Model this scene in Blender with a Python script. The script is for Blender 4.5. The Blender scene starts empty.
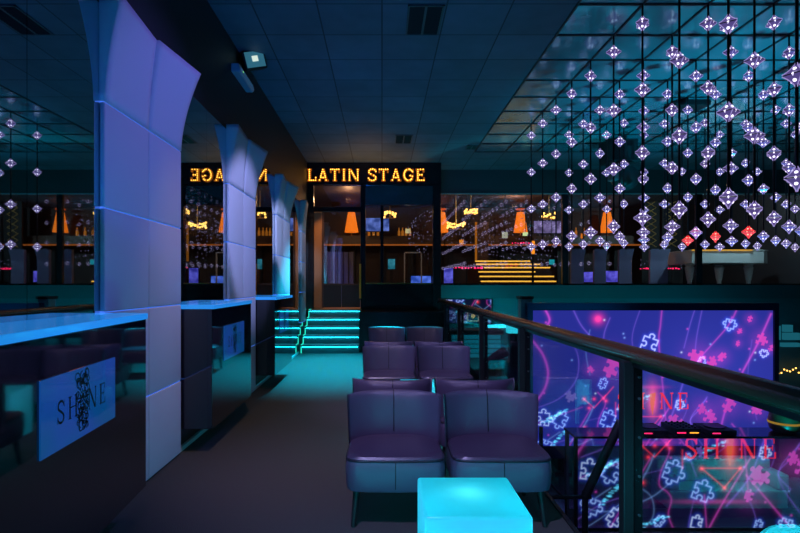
import bpy, math, random
import numpy as np
from mathutils import Vector, Matrix
random.seed(7)
S = bpy.context.scene
COL = S.collection
F = 520.0; PX, PY, CZ = 382.0, 284.0, 1.41     # focal length in px, principal point, eye height
def wx(px, d): return (px - PX) / F * d
def wz(py, d): return CZ - (py - PY) / F * d

# ------------------------------------------------------------------ materials
MATS = {}
def mat(name, col, rough=.5, metal=0., emit=None, estr=0., bump=None, spec=.5, coat=0., alpha=None):
    if name in MATS: return MATS[name]
    m = bpy.data.materials.new(name); m.use_nodes = True
    nt = m.node_tree; b = nt.nodes['Principled BSDF']
    b.inputs['Base Color'].default_value = (*col, 1)
    b.inputs['Roughness'].default_value = rough
    b.inputs['Metallic'].default_value = metal
    b.inputs['Specular IOR Level'].default_value = spec
    b.inputs['Coat Weight'].default_value = coat
    b.inputs['Coat Roughness'].default_value = .04
    if emit:
        b.inputs['Emission Color'].default_value = (*emit, 1)
        b.inputs['Emission Strength'].default_value = estr
    if bump:
        kind, scale, strength = bump
        tc = nt.nodes.new('ShaderNodeTexCoord')
        t = nt.nodes.new('ShaderNodeTexNoise' if kind == 'noise' else 'ShaderNodeTexVoronoi')
        t.inputs['Scale'].default_value = scale
        bp = nt.nodes.new('ShaderNodeBump'); bp.inputs['Strength'].default_value = strength
        bp.inputs['Distance'].default_value = .01
        nt.links.new(tc.outputs['Object'], t.inputs['Vector'])
        nt.links.new(t.outputs[0], bp.inputs['Height'])
        nt.links.new(bp.outputs[0], b.inputs['Normal'])
    MATS[name] = m
    return m

def emat(name, col, s):
    if name in MATS: return MATS[name]
    m = bpy.data.materials.new(name); m.use_nodes = True
    nt = m.node_tree; nt.nodes.clear()
    e = nt.nodes.new('ShaderNodeEmission'); o = nt.nodes.new('ShaderNodeOutputMaterial')
    e.inputs[0].default_value = (*col, 1); e.inputs[1].default_value = s
    nt.links.new(e.outputs[0], o.inputs[0])
    MATS[name] = m
    return m

def glass(name, tint, refl, rough=0.0):
    m = bpy.data.materials.new(name); m.use_nodes = True
    nt = m.node_tree; nt.nodes.clear()
    t = nt.nodes.new('ShaderNodeBsdfTransparent'); t.inputs[0].default_value = (*tint, 1)
    g = nt.nodes.new('ShaderNodeBsdfGlossy'); g.inputs['Roughness'].default_value = rough
    fr = nt.nodes.new('ShaderNodeLayerWeight'); fr.inputs[0].default_value = .5
    pw = nt.nodes.new('ShaderNodeMath'); pw.operation = 'POWER'; pw.inputs[1].default_value = 5.0
    nt.links.new(fr.outputs['Facing'], pw.inputs[0])
    ma = nt.nodes.new('ShaderNodeMath'); ma.operation = 'ADD'; ma.use_clamp = True
    ma.inputs[1].default_value = refl
    mx = nt.nodes.new('ShaderNodeMixShader'); o = nt.nodes.new('ShaderNodeOutputMaterial')
    nt.links.new(pw.outputs[0], ma.inputs[0]); nt.links.new(ma.outputs[0], mx.inputs[0])
    nt.links.new(t.outputs[0], mx.inputs[1]); nt.links.new(g.outputs[0], mx.inputs[2])
    nt.links.new(mx.outputs[0], o.inputs[0])
    MATS[name] = m
    return m

def led_mat(name, strength, see_through=0.0, gloss=.03):
    m = bpy.data.materials.new(name); m.use_nodes = True
    nt = m.node_tree; nt.nodes.clear()
    a = nt.nodes.new('ShaderNodeAttribute'); a.attribute_name = 'led'
    e = nt.nodes.new('ShaderNodeEmission'); e.inputs[1].default_value = strength
    o = nt.nodes.new('ShaderNodeOutputMaterial')
    nt.links.new(a.outputs['Color'], e.inputs[0])
    add = nt.nodes.new('ShaderNodeAddShader')
    if see_through > 0:
        t = nt.nodes.new('ShaderNodeBsdfTransparent'); t.inputs[0].default_value = (see_through,)*3 + (1,)
        nt.links.new(t.outputs[0], add.inputs[0])
    else:
        t = nt.nodes.new('ShaderNodeBsdfGlossy'); t.inputs[0].default_value = (gloss,)*3 + (1,)
        t.inputs['Roughness'].default_value = .25
        nt.links.new(t.outputs[0], add.inputs[0])
    nt.links.new(e.outputs[0], add.inputs[1]); nt.links.new(add.outputs[0], o.inputs[0])
    MATS[name] = m
    return m

def tile_mat(name, col, line, tx, ty, ox, oy, w, rough, var=.25):
    """tiled surface in world X/Y with thin joints"""
    m = bpy.data.materials.new(name); m.use_nodes = True
    nt = m.node_tree; b = nt.nodes['Principled BSDF']; b.inputs['Roughness'].default_value = rough
    N = nt.nodes.new; L = nt.links.new
    tc = N('ShaderNodeTexCoord'); sp = N('ShaderNodeSeparateXYZ'); L(tc.outputs['Object'], sp.inputs[0])
    def M(op, a, bb):
        n = N('ShaderNodeMath'); n.operation = op
        for i, v in enumerate((a, bb)):
            if isinstance(v, (int, float)): n.inputs[i].default_value = v
            elif v is not None: L(v, n.inputs[i])
        return n.outputs[0]
    def edge(s, t, o):
        f = M('DIVIDE', M('SUBTRACT', s, o), t)
        fr = M('FRACT', f, 0)
        dd = M('MINIMUM', fr, M('SUBTRACT', 1.0, fr))
        return M('LESS_THAN', dd, w / t), M('FLOOR', f, 0)
    ex, ix = edge(sp.outputs[0], tx, ox); ey, iy = edge(sp.outputs[1], ty, oy)
    e = M('MAXIMUM', ex, ey)
    cb = N('ShaderNodeCombineXYZ'); L(ix, cb.inputs[0]); L(iy, cb.inputs[1])
    wn = N('ShaderNodeTexWhiteNoise'); L(cb.outputs[0], wn.inputs[0])
    nz = N('ShaderNodeTexNoise'); nz.inputs['Scale'].default_value = 3.0; L(tc.outputs['Object'], nz.inputs['Vector'])
    k = M('ADD', M('MULTIPLY', wn.outputs[0], var), M('ADD', M('MULTIPLY', nz.outputs[0], .5), .55))
    mc = N('ShaderNodeMix'); mc.data_type = 'RGBA'
    sc = N('ShaderNodeVectorMath'); sc.operation = 'SCALE'; sc.inputs[0].default_value = col; L(k, sc.inputs['Scale'])
    L(e, mc.inputs['Factor']); L(sc.outputs[0], mc.inputs['A']); mc.inputs['B'].default_value = (*line, 1)
    L(mc.outputs['Result'], b.inputs['Base Color'])
    MATS[name] = m
    return m

# ------------------------------------------------------------------ mesh helpers
class MB:
    def __init__(s): s.v = []; s.f = []; s.mi = []; s.cur = 0
    def m(s, i): s.cur = i; return s
    def face(s, pts):
        n = len(s.v); s.v += [tuple(p) for p in pts]; s.f.append(tuple(range(n, n + len(pts)))); s.mi.append(s.cur)
    def idx(s, verts, faces):
        n = len(s.v); s.v += [tuple(p) for p in verts]
        for f in faces: s.f.append(tuple(i + n for i in f)); s.mi.append(s.cur)
    def box(s, x0, x1, y0, y1, z0, z1):
        v = [(x0,y0,z0),(x1,y0,z0),(x1,y1,z0),(x0,y1,z0),(x0,y0,z1),(x1,y0,z1),(x1,y1,z1),(x0,y1,z1)]
        s.idx(v, [(0,3,2,1),(4,5,6,7),(0,1,5,4),(1,2,6,5),(2,3,7,6),(3,0,4,7)]); return s
    def prism(s, pts, axis, a, b):
        """extrude a closed 2-D outline along an axis ('x','y','z')"""
        def P(p, t): return {'x': (t, p[0], p[1]), 'y': (p[0], t, p[1]), 'z': (p[0], p[1], t)}[axis]
        n = len(pts); v = [P(p, a) for p in pts] + [P(p, b) for p in pts]
        f = [tuple(range(n)), tuple(range(2*n - 1, n - 1, -1))]
        f += [(i, i + n, (i+1) % n + n, (i+1) % n) for i in range(n)]
        s.idx(v, f); return s
    def tube(s, path, r, n=10, caps=True, flat=1.0):
        path = [Vector(p) for p in path]; rs = r if isinstance(r, (list, tuple)) else [r]*len(path)
        rings = []
        for i, p in enumerate(path):
            t = (path[min(i+1, len(path)-1)] - path[max(i-1, 0)]).normalized()
            up = Vector((0,0,1)) if abs(t.z) < .9 else Vector((1,0,0))
            a = t.cross(up).normalized(); b = a.cross(t).normalized()
            rings.append([p + a*math.cos(2*math.pi*k/n)*rs[i]*flat + b*math.sin(2*math.pi*k/n)*rs[i] for k in range(n)])
        v = [q for R in rings for q in R]; f = []
        for i in range(len(path)-1):
            for k in range(n):
                f.append((i*n+k, i*n+(k+1)%n, (i+1)*n+(k+1)%n, (i+1)*n+k))
        if caps: f += [tuple(range(n))[::-1], tuple(range((len(path)-1)*n, len(path)*n))]
        s.idx(v, f); return s
    def lathe(s, prof, c=(0,0,0), n=16, rot=0.):
        """profile [(radius, z)] around the vertical through c"""
        v = []; f = []
        for r, z in prof:
            for k in range(n):
                a = 2*math.pi*k/n + rot
                v.append((c[0]+r*math.cos(a), c[1]+r*math.sin(a), c[2]+z))
        for i in range(len(prof)-1):
            for k in range(n):
                f.append((i*n+k, i*n+(k+1)%n, (i+1)*n+(k+1)%n, (i+1)*n+k))
        f += [tuple(range(n))[::-1], tuple(range((len(prof)-1)*n, len(prof)*n))]
        s.idx(v, f); return s
    def ball(s, c, r, n=8, sz=1.):
        return s.lathe([(r*math.sin(math.pi*i/n)+1e-5, -r*sz*math.cos(math.pi*i/n)) for i in range(n+1)], c, n)
    def grid(s, fn, nu, nv, closed=False):
        v = [fn(i/nu, j/nv) for j in range(nv+1) for i in range(nu+1)]
        f = [(j*(nu+1)+i, j*(nu+1)+i+1, (j+1)*(nu+1)+i+1, (j+1)*(nu+1)+i) for j in range(nv) for i in range(nu)]
        s.idx(v, f); return s
    def mesh(s, name, mats):
        me = bpy.data.meshes.new(name); me.from_pydata(s.v, [], s.f); 
        for m in mats: me.materials.append(m)
        me.polygons.foreach_set('material_index', s.mi); me.update()
        return me
    def build(s, name, mats, parent=None, bevel=0., seg=2, smooth=False, loc=None, weld=False, rot=None):
        if not isinstance(mats, (list, tuple)): mats = [mats]
        o = bpy.data.objects.new(name, s.mesh(name, mats)); COL.objects.link(o)
        if parent: o.parent = parent
        if loc: o.location = loc
        if rot: o.rotation_euler = rot
        if weld:
            w = o.modifiers.new('weld', 'WELD'); w.merge_threshold = 1e-4
        if bevel:
            b = o.modifiers.new('bevel', 'BEVEL'); b.width = bevel; b.segments = seg; b.limit_method = 'ANGLE'; b.angle_limit = math.radians(40)
        if smooth:
            o.data.polygons.foreach_set('use_smooth', [True]*len(o.data.polygons))
            if smooth == 'auto':
                o.data.set_sharp_from_angle(angle=math.radians(40))
        return o

def tag(o, label, cat, group=None, kind=None):
    o['label'] = label; o['category'] = cat
    if group: o['group'] = group
    if kind: o['kind'] = kind
    return o
def struct(o): o['kind'] = 'structure'; return o
def thing(name, label, cat, loc=(0,0,0), group=None, rz=0.):
    o = bpy.data.objects.new(name, None); COL.objects.link(o); o.location = loc; o.rotation_euler = (0,0,rz)
    o.empty_display_size = .1
    return tag(o, label, cat, group)
def copy_tree(o, parent=None):
    c = o.copy(); COL.objects.link(c)
    if parent: c.parent = parent
    for ch in list(o.children): copy_tree(ch, c)
    return c

# ------------------------------------------------------------------ lettering
def ribbon(pts, w):
    out = []; ws = w if isinstance(w, list) else [w]*len(pts); P = [Vector(p) for p in pts]; N = []
    for i in range(len(P)):
        t = (P[min(i+1, len(P)-1)] - P[max(i-1, 0)]).normalized(); N.append(Vector((-t.y, t.x)))
    for i in range(len(P)-1):
        a, b = P[i], P[i+1]
        out.append([tuple(a+N[i]*ws[i]/2), tuple(a-N[i]*ws[i]/2), tuple(b-N[i+1]*ws[i+1]/2), tuple(b+N[i+1]*ws[i+1]/2)])
    return out
def rect(x0, x1, y0, y1): return [(x0,y0),(x1,y0),(x1,y1),(x0,y1)]
def arc(cx, cy, rx, ry, a0, a1, n=12):
    return [(cx+rx*math.cos(math.radians(a0+(a1-a0)*i/n)), cy+ry*math.sin(math.radians(a0+(a1-a0)*i/n))) for i in range(n+1)]
def glyph(ch, w, st, th, sh, so):
    """serif letter in a cell w wide and 1 high; st stem, th thin stroke, sh serif height, so serif overhang"""
    g = []
    def stem(x, b, top=True, bot=True):
        g.append(rect(x, x+b, 0, 1))
        if bot: g.append(rect(x-so, x+b+so, 0, sh))
        if top: g.append(rect(x-so, x+b+so, 1-sh, 1))
    if ch == 'I': stem(w/2-st/2, st)
    elif ch == 'L':
        stem(so, st); g.append(rect(so, w, 0, sh)); g.append(rect(w-sh, w, 0, .36))
    elif ch == 'E':
        stem(so, st); g.append(rect(so, w, 0, sh)); g.append(rect(so, w-.04, 1-sh, 1)); g.append(rect(so, w*.78, .5-sh/2, .5+sh/2))
        g.append(rect(w-sh, w, 0, .3)); g.append(rect(w-sh-.04, w-.04, .72, 1)); g.append(rect(w*.78-sh*.8, w*.78, .38, .62))
    elif ch == 'T':
        stem(w/2-st/2, st, top=False); g.append(rect(0, w, 1-sh, 1)); g.append(rect(0, sh, .68, 1)); g.append(rect(w-sh, w, .68, 1))
    elif ch == 'H':
        stem(so, st); stem(w-so-st, st); g.append(rect(so, w-so, .5-th/2, .5+th/2))
    elif ch == 'N':
        g.append(rect(so, so+th, 0, 1)); g.append(rect(w-so-th, w-so, 0, 1))
        g.append(rect(0, 2*so+th, 0, sh)); g.append(rect(w-2*so-th, w, 1-sh, 1)); g.append(rect(0, so+th, 1-sh, 1))
        g.append([(so*.5,1),(so*.5+st*1.1,1),(w-so,0),(w-so-st*1.1,0)])
    elif ch == 'A':
        g.append(rect(w*.2, w*.8, .22, .22+th)); g.append([(so,0),(so+th,0),(w/2+th/2,1),(w/2-th/2,1)]); g.append([(w-so-st,0),(w-so,0),(w/2+st/2,1),(w/2-st/2,1)])
        g.append(rect(0, 2*so+th, 0, sh)); g.append(rect(w-2*so-st, w, 0, sh))
    elif ch == 'S':
        p = [(w*.93,.74)] + arc(w/2,.745,w*.40,.215,20,180,9) + [(w*.16,.63),(w*.5,.51),(w*.84,.38)] + arc(w/2,.255,w*.42,.215,0,-160,9) + [(w*.05,.27)]
        g += ribbon(p, [th]*3+[st*.8]*(len(p)-6)+[th]*3); g.append(rect(w-sh, w, .68, .98)); g.append(rect(0, sh, .02, .32))
    elif ch == 'G':
        p = [(w*.92,.72)] + arc(w*.5,.5,w*.43,.46,40,320,16) + [(w*.86,.3),(w*.86,.44)]
        g += ribbon(p, [th]*3+[st]*(len(p)-5)+[th*1.2]*2); g.append(rect(w*.55, w, .44-sh/2, .44+sh/2)); g.append(rect(w-sh, w, .66, .97))
    return g

# ------------------------------------------------------------------ base materials
M_black_gloss = mat('gloss_black', (.006,.007,.012), .05, spec=.8, coat=.6)
M_black = mat('matt_black', (.008,.008,.010), .55)
M_dark = mat('dark_wall', (.018,.017,.020), .55, bump=('noise', 60, .15))
M_facade = mat('facade_black', (.010,.010,.013), .25)
M_steel = mat('dark_steel', (.03,.032,.04), .35, .8)
M_bolt = mat('bolt_steel', (.7,.7,.75), .3, .9)
M_mirror = mat('mirror_glass', (.62,.66,.70), .015, 1.0)
M_carpet = mat('carpet', (.055,.050,.048), .7, bump=('noise', 160, .8), spec=.4)
M_panel = mat('panel_fabric', (.62,.60,.66), .75, bump=('voronoi', 260, .25), spec=.2)
M_leather = mat('perforated_leather', (.080,.066,.120), .36, bump=('voronoi', 330, .22), spec=.7)
M_leather_seat = mat('smooth_leather', (.055,.042,.075), .34, bump=('noise', 90, .12), spec=.5)
M_piping = mat('dark_piping', (.012,.010,.018), .5)
M_rail = mat('rail_wood', (.085,.035,.018), .22, bump=('noise', 20, .05), spec=.6)
M_wood_warm = mat('warm_wood', (.40,.20,.09), .45, bump=('noise', 15, .1))
M_wood_dark = mat('dark_wood', (.085,.045,.03), .4)
M_white = mat('white_lacquer', (.75,.78,.78), .2)
M_gold = mat('gold_paint', (.75,.48,.14), .3, .8)
M_tealwall = mat('teal_wall', (.05,.13,.15), .6)
M_beam = mat('beam_paint', (.045,.09,.10), .5)
M_glass = glass('window_glass', (.95,.96,.97), .17)
M_railglass = glass('rail_glass', (.90,.96,.97), .02)
M_cyan = emat('cyan_led', (.006,.60,.82), 16.0)
M_orange = emat('orange_led', (1.0,.36,.03), 2.2)
M_gold_led = emat('gold_led', (1.0,.50,.06), 1.5)
M_red_led = emat('red_led', (1.0,.02,.12), 2.2)
M_gold_bulb = emat('gold_bulb', (1.0,.52,.10), 4.0)

# ------------------------------------------------------------------ setting
FX = 1.34          # edge of the upper floor
CE = 4.20          # ceiling
WL = -1.70         # mirror face
FD = 12.0          # front of the stage box
BD = 12.7          # gallery wall
LZ = -1.90         # lower floor
o = MB().box(WL-.2, 1.09, -5, 10.7, -.25, 0).box(WL-.2, FX, 10.7, FD+.2, -.25, 0).build('floor', M_carpet); struct(o)
o = MB().box(FX, 11, -5, 20, LZ-.2, LZ).build('floor_lower', mat('dance_floor', (.02,.022,.03), .25)); struct(o)
o = MB().box(WL-.22, WL-.02, -5, FD+.2, -.25, CE+.1).build('wall_left', M_dark); struct(o)
o = MB().box(11, 11.2, -5, 20, LZ, CE+.1).build('wall_right', M_dark); struct(o)
o = MB().box(WL-.2, 11.2, -5.2, -5, LZ, CE+.1).build('wall_behind', M_dark); struct(o)
TX, TY = .65, .643
M_ceil = tile_mat('ceiling_tiles', (.10,.15,.20), (.03,.04,.05), TX, TY, 0., 5.18, .008, .7)
MX = 1.95; MY = 9.04 + TY*3
c = MB(); c.box(WL-.2, MX, -5, BD+.2, CE, CE+.1); c.box(MX, 11.2, MY, BD+.2, CE, CE+.1)
struct(c.build('ceiling', M_ceil))
# mirrored stretch ceiling above the dance floor with black joint bars
m = bpy.data.materials.new('stretch_mirror'); m.use_nodes = True; nt = m.node_tree
b = nt.nodes['Principled BSDF']; b.inputs['Base Color'].default_value = (.17,.44,.52,1); b.inputs['Metallic'].default_value = .58; b.inputs['Roughness'].default_value = .15
tc = nt.nodes.new('ShaderNodeTexCoord'); nz = nt.nodes.new('ShaderNodeTexNoise'); nz.inputs['Scale'].default_value = 2.6; nz.inputs['Detail'].default_value = 2
bp = nt.nodes.new('ShaderNodeBump'); bp.inputs['Strength'].default_value = .22; bp.inputs['Distance'].default_value = .03
nt.links.new(tc.outputs['Object'], nz.inputs['Vector']); nt.links.new(nz.outputs[0], bp.inputs['Height']); nt.links.new(bp.outputs[0], b.inputs['Normal'])
struct(MB().box(MX, 11.2, -5, MY, CE, CE+.1).build('ceiling_mirror', m))
g = MB()
for i in range(0, 14): g.box(MX+.65*i-.012, MX+.65*i+.012, 0, MY, CE-.012, CE)
for j in range(0, 16):
    y = MY - TY*j; g.box(MX, 11, y-.012, y+.012, CE-.012, CE)
struct(g.build('trim_1', M_black))
# gallery wall on the far side: upper band, slab beam, lower wall
struct(MB().box(FX, 11, BD, BD+.25, 3.62, CE).build('wall_far', mat('band_paint', (.05,.10,.11), .5)))
struct(MB().box(FX+.06, 11, BD-.12, BD+.25, 1.06, 1.385).build('trim_2', M_beam))
struct(MB().box(FX, 11, BD+.1, BD+.25, LZ, 1.06).build('wall_far_lower', M_tealwall))
struct(MB().box(FX, 11, BD-.03, BD, 3.60, 3.625).build('trim_3', mat('bright_trim', (.3,.5,.52), .35)))
w = MB()
for px in (565, 699): w.box(wx(px,BD)-.07, wx(px,BD)+.07, BD-.02, BD+.06, 1.385, 3.62)
w.box(FX, 11, BD-.02, BD+.06, 1.385, 1.42)
w1 = struct(w.build('window_1', M_facade))
MB().box(FX, 11, BD+.02, BD+.025, 1.4, 3.62).build('glass_pane', M_glass, w1)
# gallery rooms beyond the glass
RD = 19.0
struct(MB().box(-3.2, 13.2, RD, RD+.2, .5, CE+.1).build('wall_gallery', mat('gallery_wall', (.045,.030,.030), .6)))
struct(MB().box(FX+.05, 13.2, BD+.25, RD, 1.2, 1.385).build('floor_gallery', mat('gallery_floor', (.05,.04,.04), .3)))
struct(MB().box(-3.2, FX+.05, FD+.25, RD, .6, .83).build('floor_stage', M_wood_warm))
struct(MB().box(-3.2, 13.2, BD+.2, RD, CE, CE+.1).build('ceiling_gallery', mat('gallery_ceiling', (.06,.045,.05), .6)))
struct(MB().box(-3.4, -3.2, FD, RD, .5, CE).build('wall_gallery_left', M_wood_dark))
struct(MB().box(13.2, 13.4, BD, RD, .5, CE).build('wall_gallery_right', M_dark))
struct(MB().box(11, 13.4, BD, BD+.2, LZ, CE).build('wall_far_right', M_dark))

# stage box front: header, posts, door, window
f = MB()
f.box(-1.82, 1.36, FD-.06, FD+.14, 3.70, CE)                    # header with the sign
f.box(-1.82, -1.58, FD, FD+.12, .83, 3.70)                      # left post
f.box(wx(360.5,FD), wx(365.5,FD), FD-.02, FD+.12, .83, 3.70)    # middle post
f.box(wx(433,FD), 1.36, FD-.02, FD+.14, 0, 3.70)                # right post
f.box(-1.58, wx(361,FD), FD, FD+.1, 3.08, 3.19)                 # transom
f.box(wx(365,FD), wx(434,FD), FD, FD+.1, .83, 1.41)             # panel under the window
struct(f.build('trim_4', M_facade, bevel=.006))
f = MB(); f.box(wx(365,FD), wx(434,FD), FD-.005, FD+.09, 1.41, 1.435)
struct(f.build('trim_5', M_gold))
f = MB(); f.box(wx(380.5,FD), wx(383.5,FD), FD+.02, FD+.08, 1.43, 3.22); f.box(wx(365,FD), wx(434,FD), FD+.12, FD+.3, 3.26, 3.70)
w2 = struct(f.build('window_2', M_facade))
MB().box(wx(365,FD), wx(434,FD), FD+.05, FD+.055, 1.43, 3.70).build('glass_pane', M_glass, w2)
MB().box(-1.58, wx(361,FD), FD+.05, FD+.055, 3.19, 3.70).build('transom_glass', M_glass, w2)
d1 = struct(MB().box(wx(322,FD), wx(323.5,FD), FD+.02, FD+.09, .86, 3.07).box(wx(323.5,FD), wx(360.5,FD), FD+.02, FD+.09, 1.38, 1.42).build('door_1', M_wood_dark))
MB().box(wx(323,FD), wx(360,FD), FD+.05, FD+.055, 1.41, 3.07).build('glass_pane', M_glass, d1)
MB().box(wx(323,FD), wx(341.2,FD), FD+.03, FD+.08, .87, 1.39).box(wx(341.6,FD), wx(360,FD), FD+.03, FD+.08, .87, 1.39).build('kick_panel', mat('kick_panel', (.03,.016,.014), .4), d1, bevel=.004)
MB().box(wx(359.3,FD), wx(361.3,FD), FD-.10, FD-.07, 1.08, 1.87).box(wx(359.8,FD), wx(360.8,FD), FD-.08, FD, 1.2, 1.24).box(wx(359.8,FD), wx(360.8,FD), FD-.08, FD, 1.7, 1.74).build('door_handle', mat('brass_pull', (1.0,.34,.03), .35, .3), d1)
struct(MB().box(-1.57, wx(321.5,FD), FD+.03, FD+.25, .84, 3.07).build('trim_6', M_wood_warm))
struct(MB().box(-.47, FX, 10.75, FD, 0, .83).build('trim_7', M_facade))
struct(MB().box(1.09, 1.115, -5, 10.7, -.26, .012).build('trim_8', M_steel))
# steps up to the door
st = MB(); led = MB(); n = 5; rh = .83/n; y0 = 10.6; run = .28
for i in range(n):
    st.m(0).box(WL+.046, -.47, y0+run*i, FD+.3 if i == n-1 else y0+run*(i+1)+.02, rh*i, rh*(i+1)-.03)
    st.m(1).box(WL+.046, -.47, y0+run*i-.035, FD+.3 if i == n-1 else y0+run*(i+1), rh*(i+1)-.03, rh*(i+1))
    led.box(WL+.07, -.49, y0+run*i-.022, y0+run*i-.004, rh*(i+1)-.039, rh*(i+1)-.031)
t = thing('entrance_staircase', 'five dark steps with cyan light strips rising to the lit door', 'staircase', (0,0,0))
st.build('step_body', [mat('riser', (.10,.12,.13), .35, bump=('noise', 40, .4)), mat('tread', (.22,.25,.26), .35)], t)
led.build('light_strip', M_cyan, t)
led = MB()
for i in range(n):
    led.box(WL+.046, WL+.060, y0+run*i-.02, y0+run*i+.012, rh*i, rh*(i+1))
    led.box(WL+.046, WL+.060, y0+run*i, y0+run*(i+1), rh*(i+1)-.004+.004, rh*(i+1)+.008)
sg = MB()
for i in range(n): sg.box(WL+.001, WL+.045, y0+run*i, FD if i == n-1 else y0+run*(i+1), 0, min(rh*(i+1), .605))
struct(sg.build('trim_9', MATS['riser']))
led.build('side_light_strip', emat('green_cyan_led', (.02,.85,.62), 1.3), t)
struct(MB().box(WL, WL+.014, .4, 10.6, 0, .035).build('baseboard_left', mat('pale_skirting', (.5,.52,.55), .3)))

# ------------------------------------------------------------------ mirror panes on the left wall
edges = [-1.335, -.06, 1.215, 2.49, 3.765, 5.04, 6.315, 7.59, 8.865, 10.14, 11.415, 11.99]
where = {3: 'above the nearest counter, left of the tall flared panel', 2: 'at the picture edge above the nearest counter',
         4: 'behind the right half of the nearest flared panel', 5: 'behind the second floating counter',
         6: 'behind the second flared panel', 7: 'behind the third floating counter', 8: 'behind the third flared panel',
         9: 'between the third and last flared panels', 10: 'behind the last flared panel by the steps'}
for i in range(2, 11):
    p = MB().box(WL-.018, WL, edges[i]+.002, edges[i+1]-.002, 0.0, 3.1).build('mirror_pane', M_mirror)
    tag(p, 'tall frameless wall mirror ' + where[i], 'mirror', 'mirror panes along the left wall')

# ------------------------------------------------------------------ flared padded wall panels
names = ['nearest the camera, above the first counter', 'second from the camera', 'third from the camera', 'narrow last one beside the lit steps']
def flare(ya, yb, pl, pr):
    mb = MB(); nu, nv = 10, 12; z0, z1 = 2.512, 3.155
    def fn(u, v):
        y = ya + (yb-ya)*u; k = v**1.7
        pad = .010*(1-(2*u-1)**6)*(1-(2*v-1)**6)
        return (WL + .034 + pad + (pl*(1-u)+pr*u)*k, y, z0 + (z1-z0)*v)
    mb.grid(fn, nu, nv)
    for u in (0., 1.):                                        # cheeks
        for j in range(nv):
            a, c = fn(u, j/nv), fn(u, (j+1)/nv)
            q = [a, c, (WL+.001, c[1], c[2]), (WL+.001, a[1], a[2])]
            mb.face(q if u == 0 else q[::-1])
    for v in (0., 1.):
        for i in range(nu):
            a, c = fn(i/nu, v), fn((i+1)/nu, v)
            q = [a, c, (WL+.001, c[1], c[2]), (WL+.001, a[1], a[2])]
            mb.face(q if v == 1 else q[::-1])
    return mb
root0 = None
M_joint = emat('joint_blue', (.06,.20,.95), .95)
for k in range(4):
    y = 3.12 + 2.55*k
    if k == 0:
        root0 = r = thing('flared_wall_panel', '', 'wall panel', (0, y, 0), 'tall flared wall panels')
        for c0, c1 in ((.003,.598),(.602,1.197)):
            for z0, z1 in ((.01,.608),(.612,1.238),(1.242,1.868),(1.872,2.508)):
                mb = MB()
                mb.box(WL+.001, WL+.034, c0, c1, z0, z1)
                mb.build('padded_tile', M_panel, r, bevel=.012, seg=3, smooth=True)
        flare(.003,.598,.10,.055).build('flared_tile', M_panel, r, smooth='auto', weld=True)
        flare(.602,1.197,.075,.165).build('flared_tile', M_panel, r, smooth='auto', weld=True)
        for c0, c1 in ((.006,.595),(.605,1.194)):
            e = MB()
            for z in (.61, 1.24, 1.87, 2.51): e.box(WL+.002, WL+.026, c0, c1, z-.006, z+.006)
            e.build('added_joint_glow', M_joint, r)  # glow added in the joints for their bright blue edges
    else:
        r = copy_tree(root0); r.location = (0, y, 0)
        if k == 3:                                               # the last panel is a single column wide
            for ch in list(r.children):
                if min(v.co.y for v in ch.data.vertices) > .5 or max(v.co.z for v in ch.data.vertices) < .7: bpy.data.objects.remove(ch)
    r['label'] = 'tall pale padded wall panel flaring at the top, ' + names[k]

# ------------------------------------------------------------------ floating counters with backlit plaques
def emblem(mb, cx, cy, h):
    """dense black scrollwork column used as the letter I"""
    random.seed(3)
    for i in range(84):
        x = cx + random.uniform(-.25,.25)*h; y = cy + random.uniform(-.62,.62)*h; r = random.uniform(.05,.10)*h
        a0 = random.uniform(0,360)
        for q in ribbon(arc(x, y, r, r, a0, a0+250, 8), .028*h): mb.append(q)
    for y0 in (-.5,-.2,.1,.4):
        mb.append(rect(cx-.05*h, cx+.05*h, cy+(y0-.05)*h, cy+(y0+.05)*h))
def shine(h, gap, i_emblem=True):
    """SHINE as polygons, text centre at the origin, cap height h"""
    ws = {'S': .55, 'H': .78, 'I': .34, 'N': .80, 'E': .60}; out = []; x = 0; mid = None
    tot = sum(ws[c] for c in 'SHINE') + gap*4
    for c in 'SHINE':
        if c == 'I' and i_emblem: mid = (x + ws[c]/2 - tot/2)*h
        else: out += [[((x+px-tot/2)*h, (py-.5)*h) for px, py in p] for p in glyph(c, ws[c], .13, .06, .05, .06)]
        x += ws[c] + gap
    return out, mid
def plaque_mat():
    m = bpy.data.materials.new('backlit_plaque'); m.use_nodes = True; nt = m.node_tree; b = nt.nodes['Principled BSDF']
    b.inputs['Base Color'].default_value = (.02,.05,.12,1); b.inputs['Roughness'].default_value = .05
    tc = nt.nodes.new('ShaderNodeTexCoord'); nz = nt.nodes.new('ShaderNodeTexNoise'); nz.inputs['Scale'].default_value = 3
    cr = nt.nodes.new('ShaderNodeValToRGB'); cr.color_ramp.elements[0].position = .3; cr.color_ramp.elements[1].position = .7
    cr.color_ramp.elements[0].color = (.0,.13,.42,1); cr.color_ramp.elements[1].color = (.02,.10,.62,1)
    nt.links.new(tc.outputs['Object'], nz.inputs['Vector']); nt.links.new(nz.outputs[0], cr.inputs[0]); nt.links.new(cr.outputs[0], b.inputs['Emission Color'])
    b.inputs['Emission Strength'].default_value = .42; b.inputs['Coat Weight'].default_value = 1.0
    return m
M_plaque = plaque_mat()
M_top = mat('counter_top', (.05,.25,.5), .12, emit=(.02,.32,1.0), estr=.65, coat=.5)
M_ink = mat('black_print', (.004,.004,.008), .4)
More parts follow.
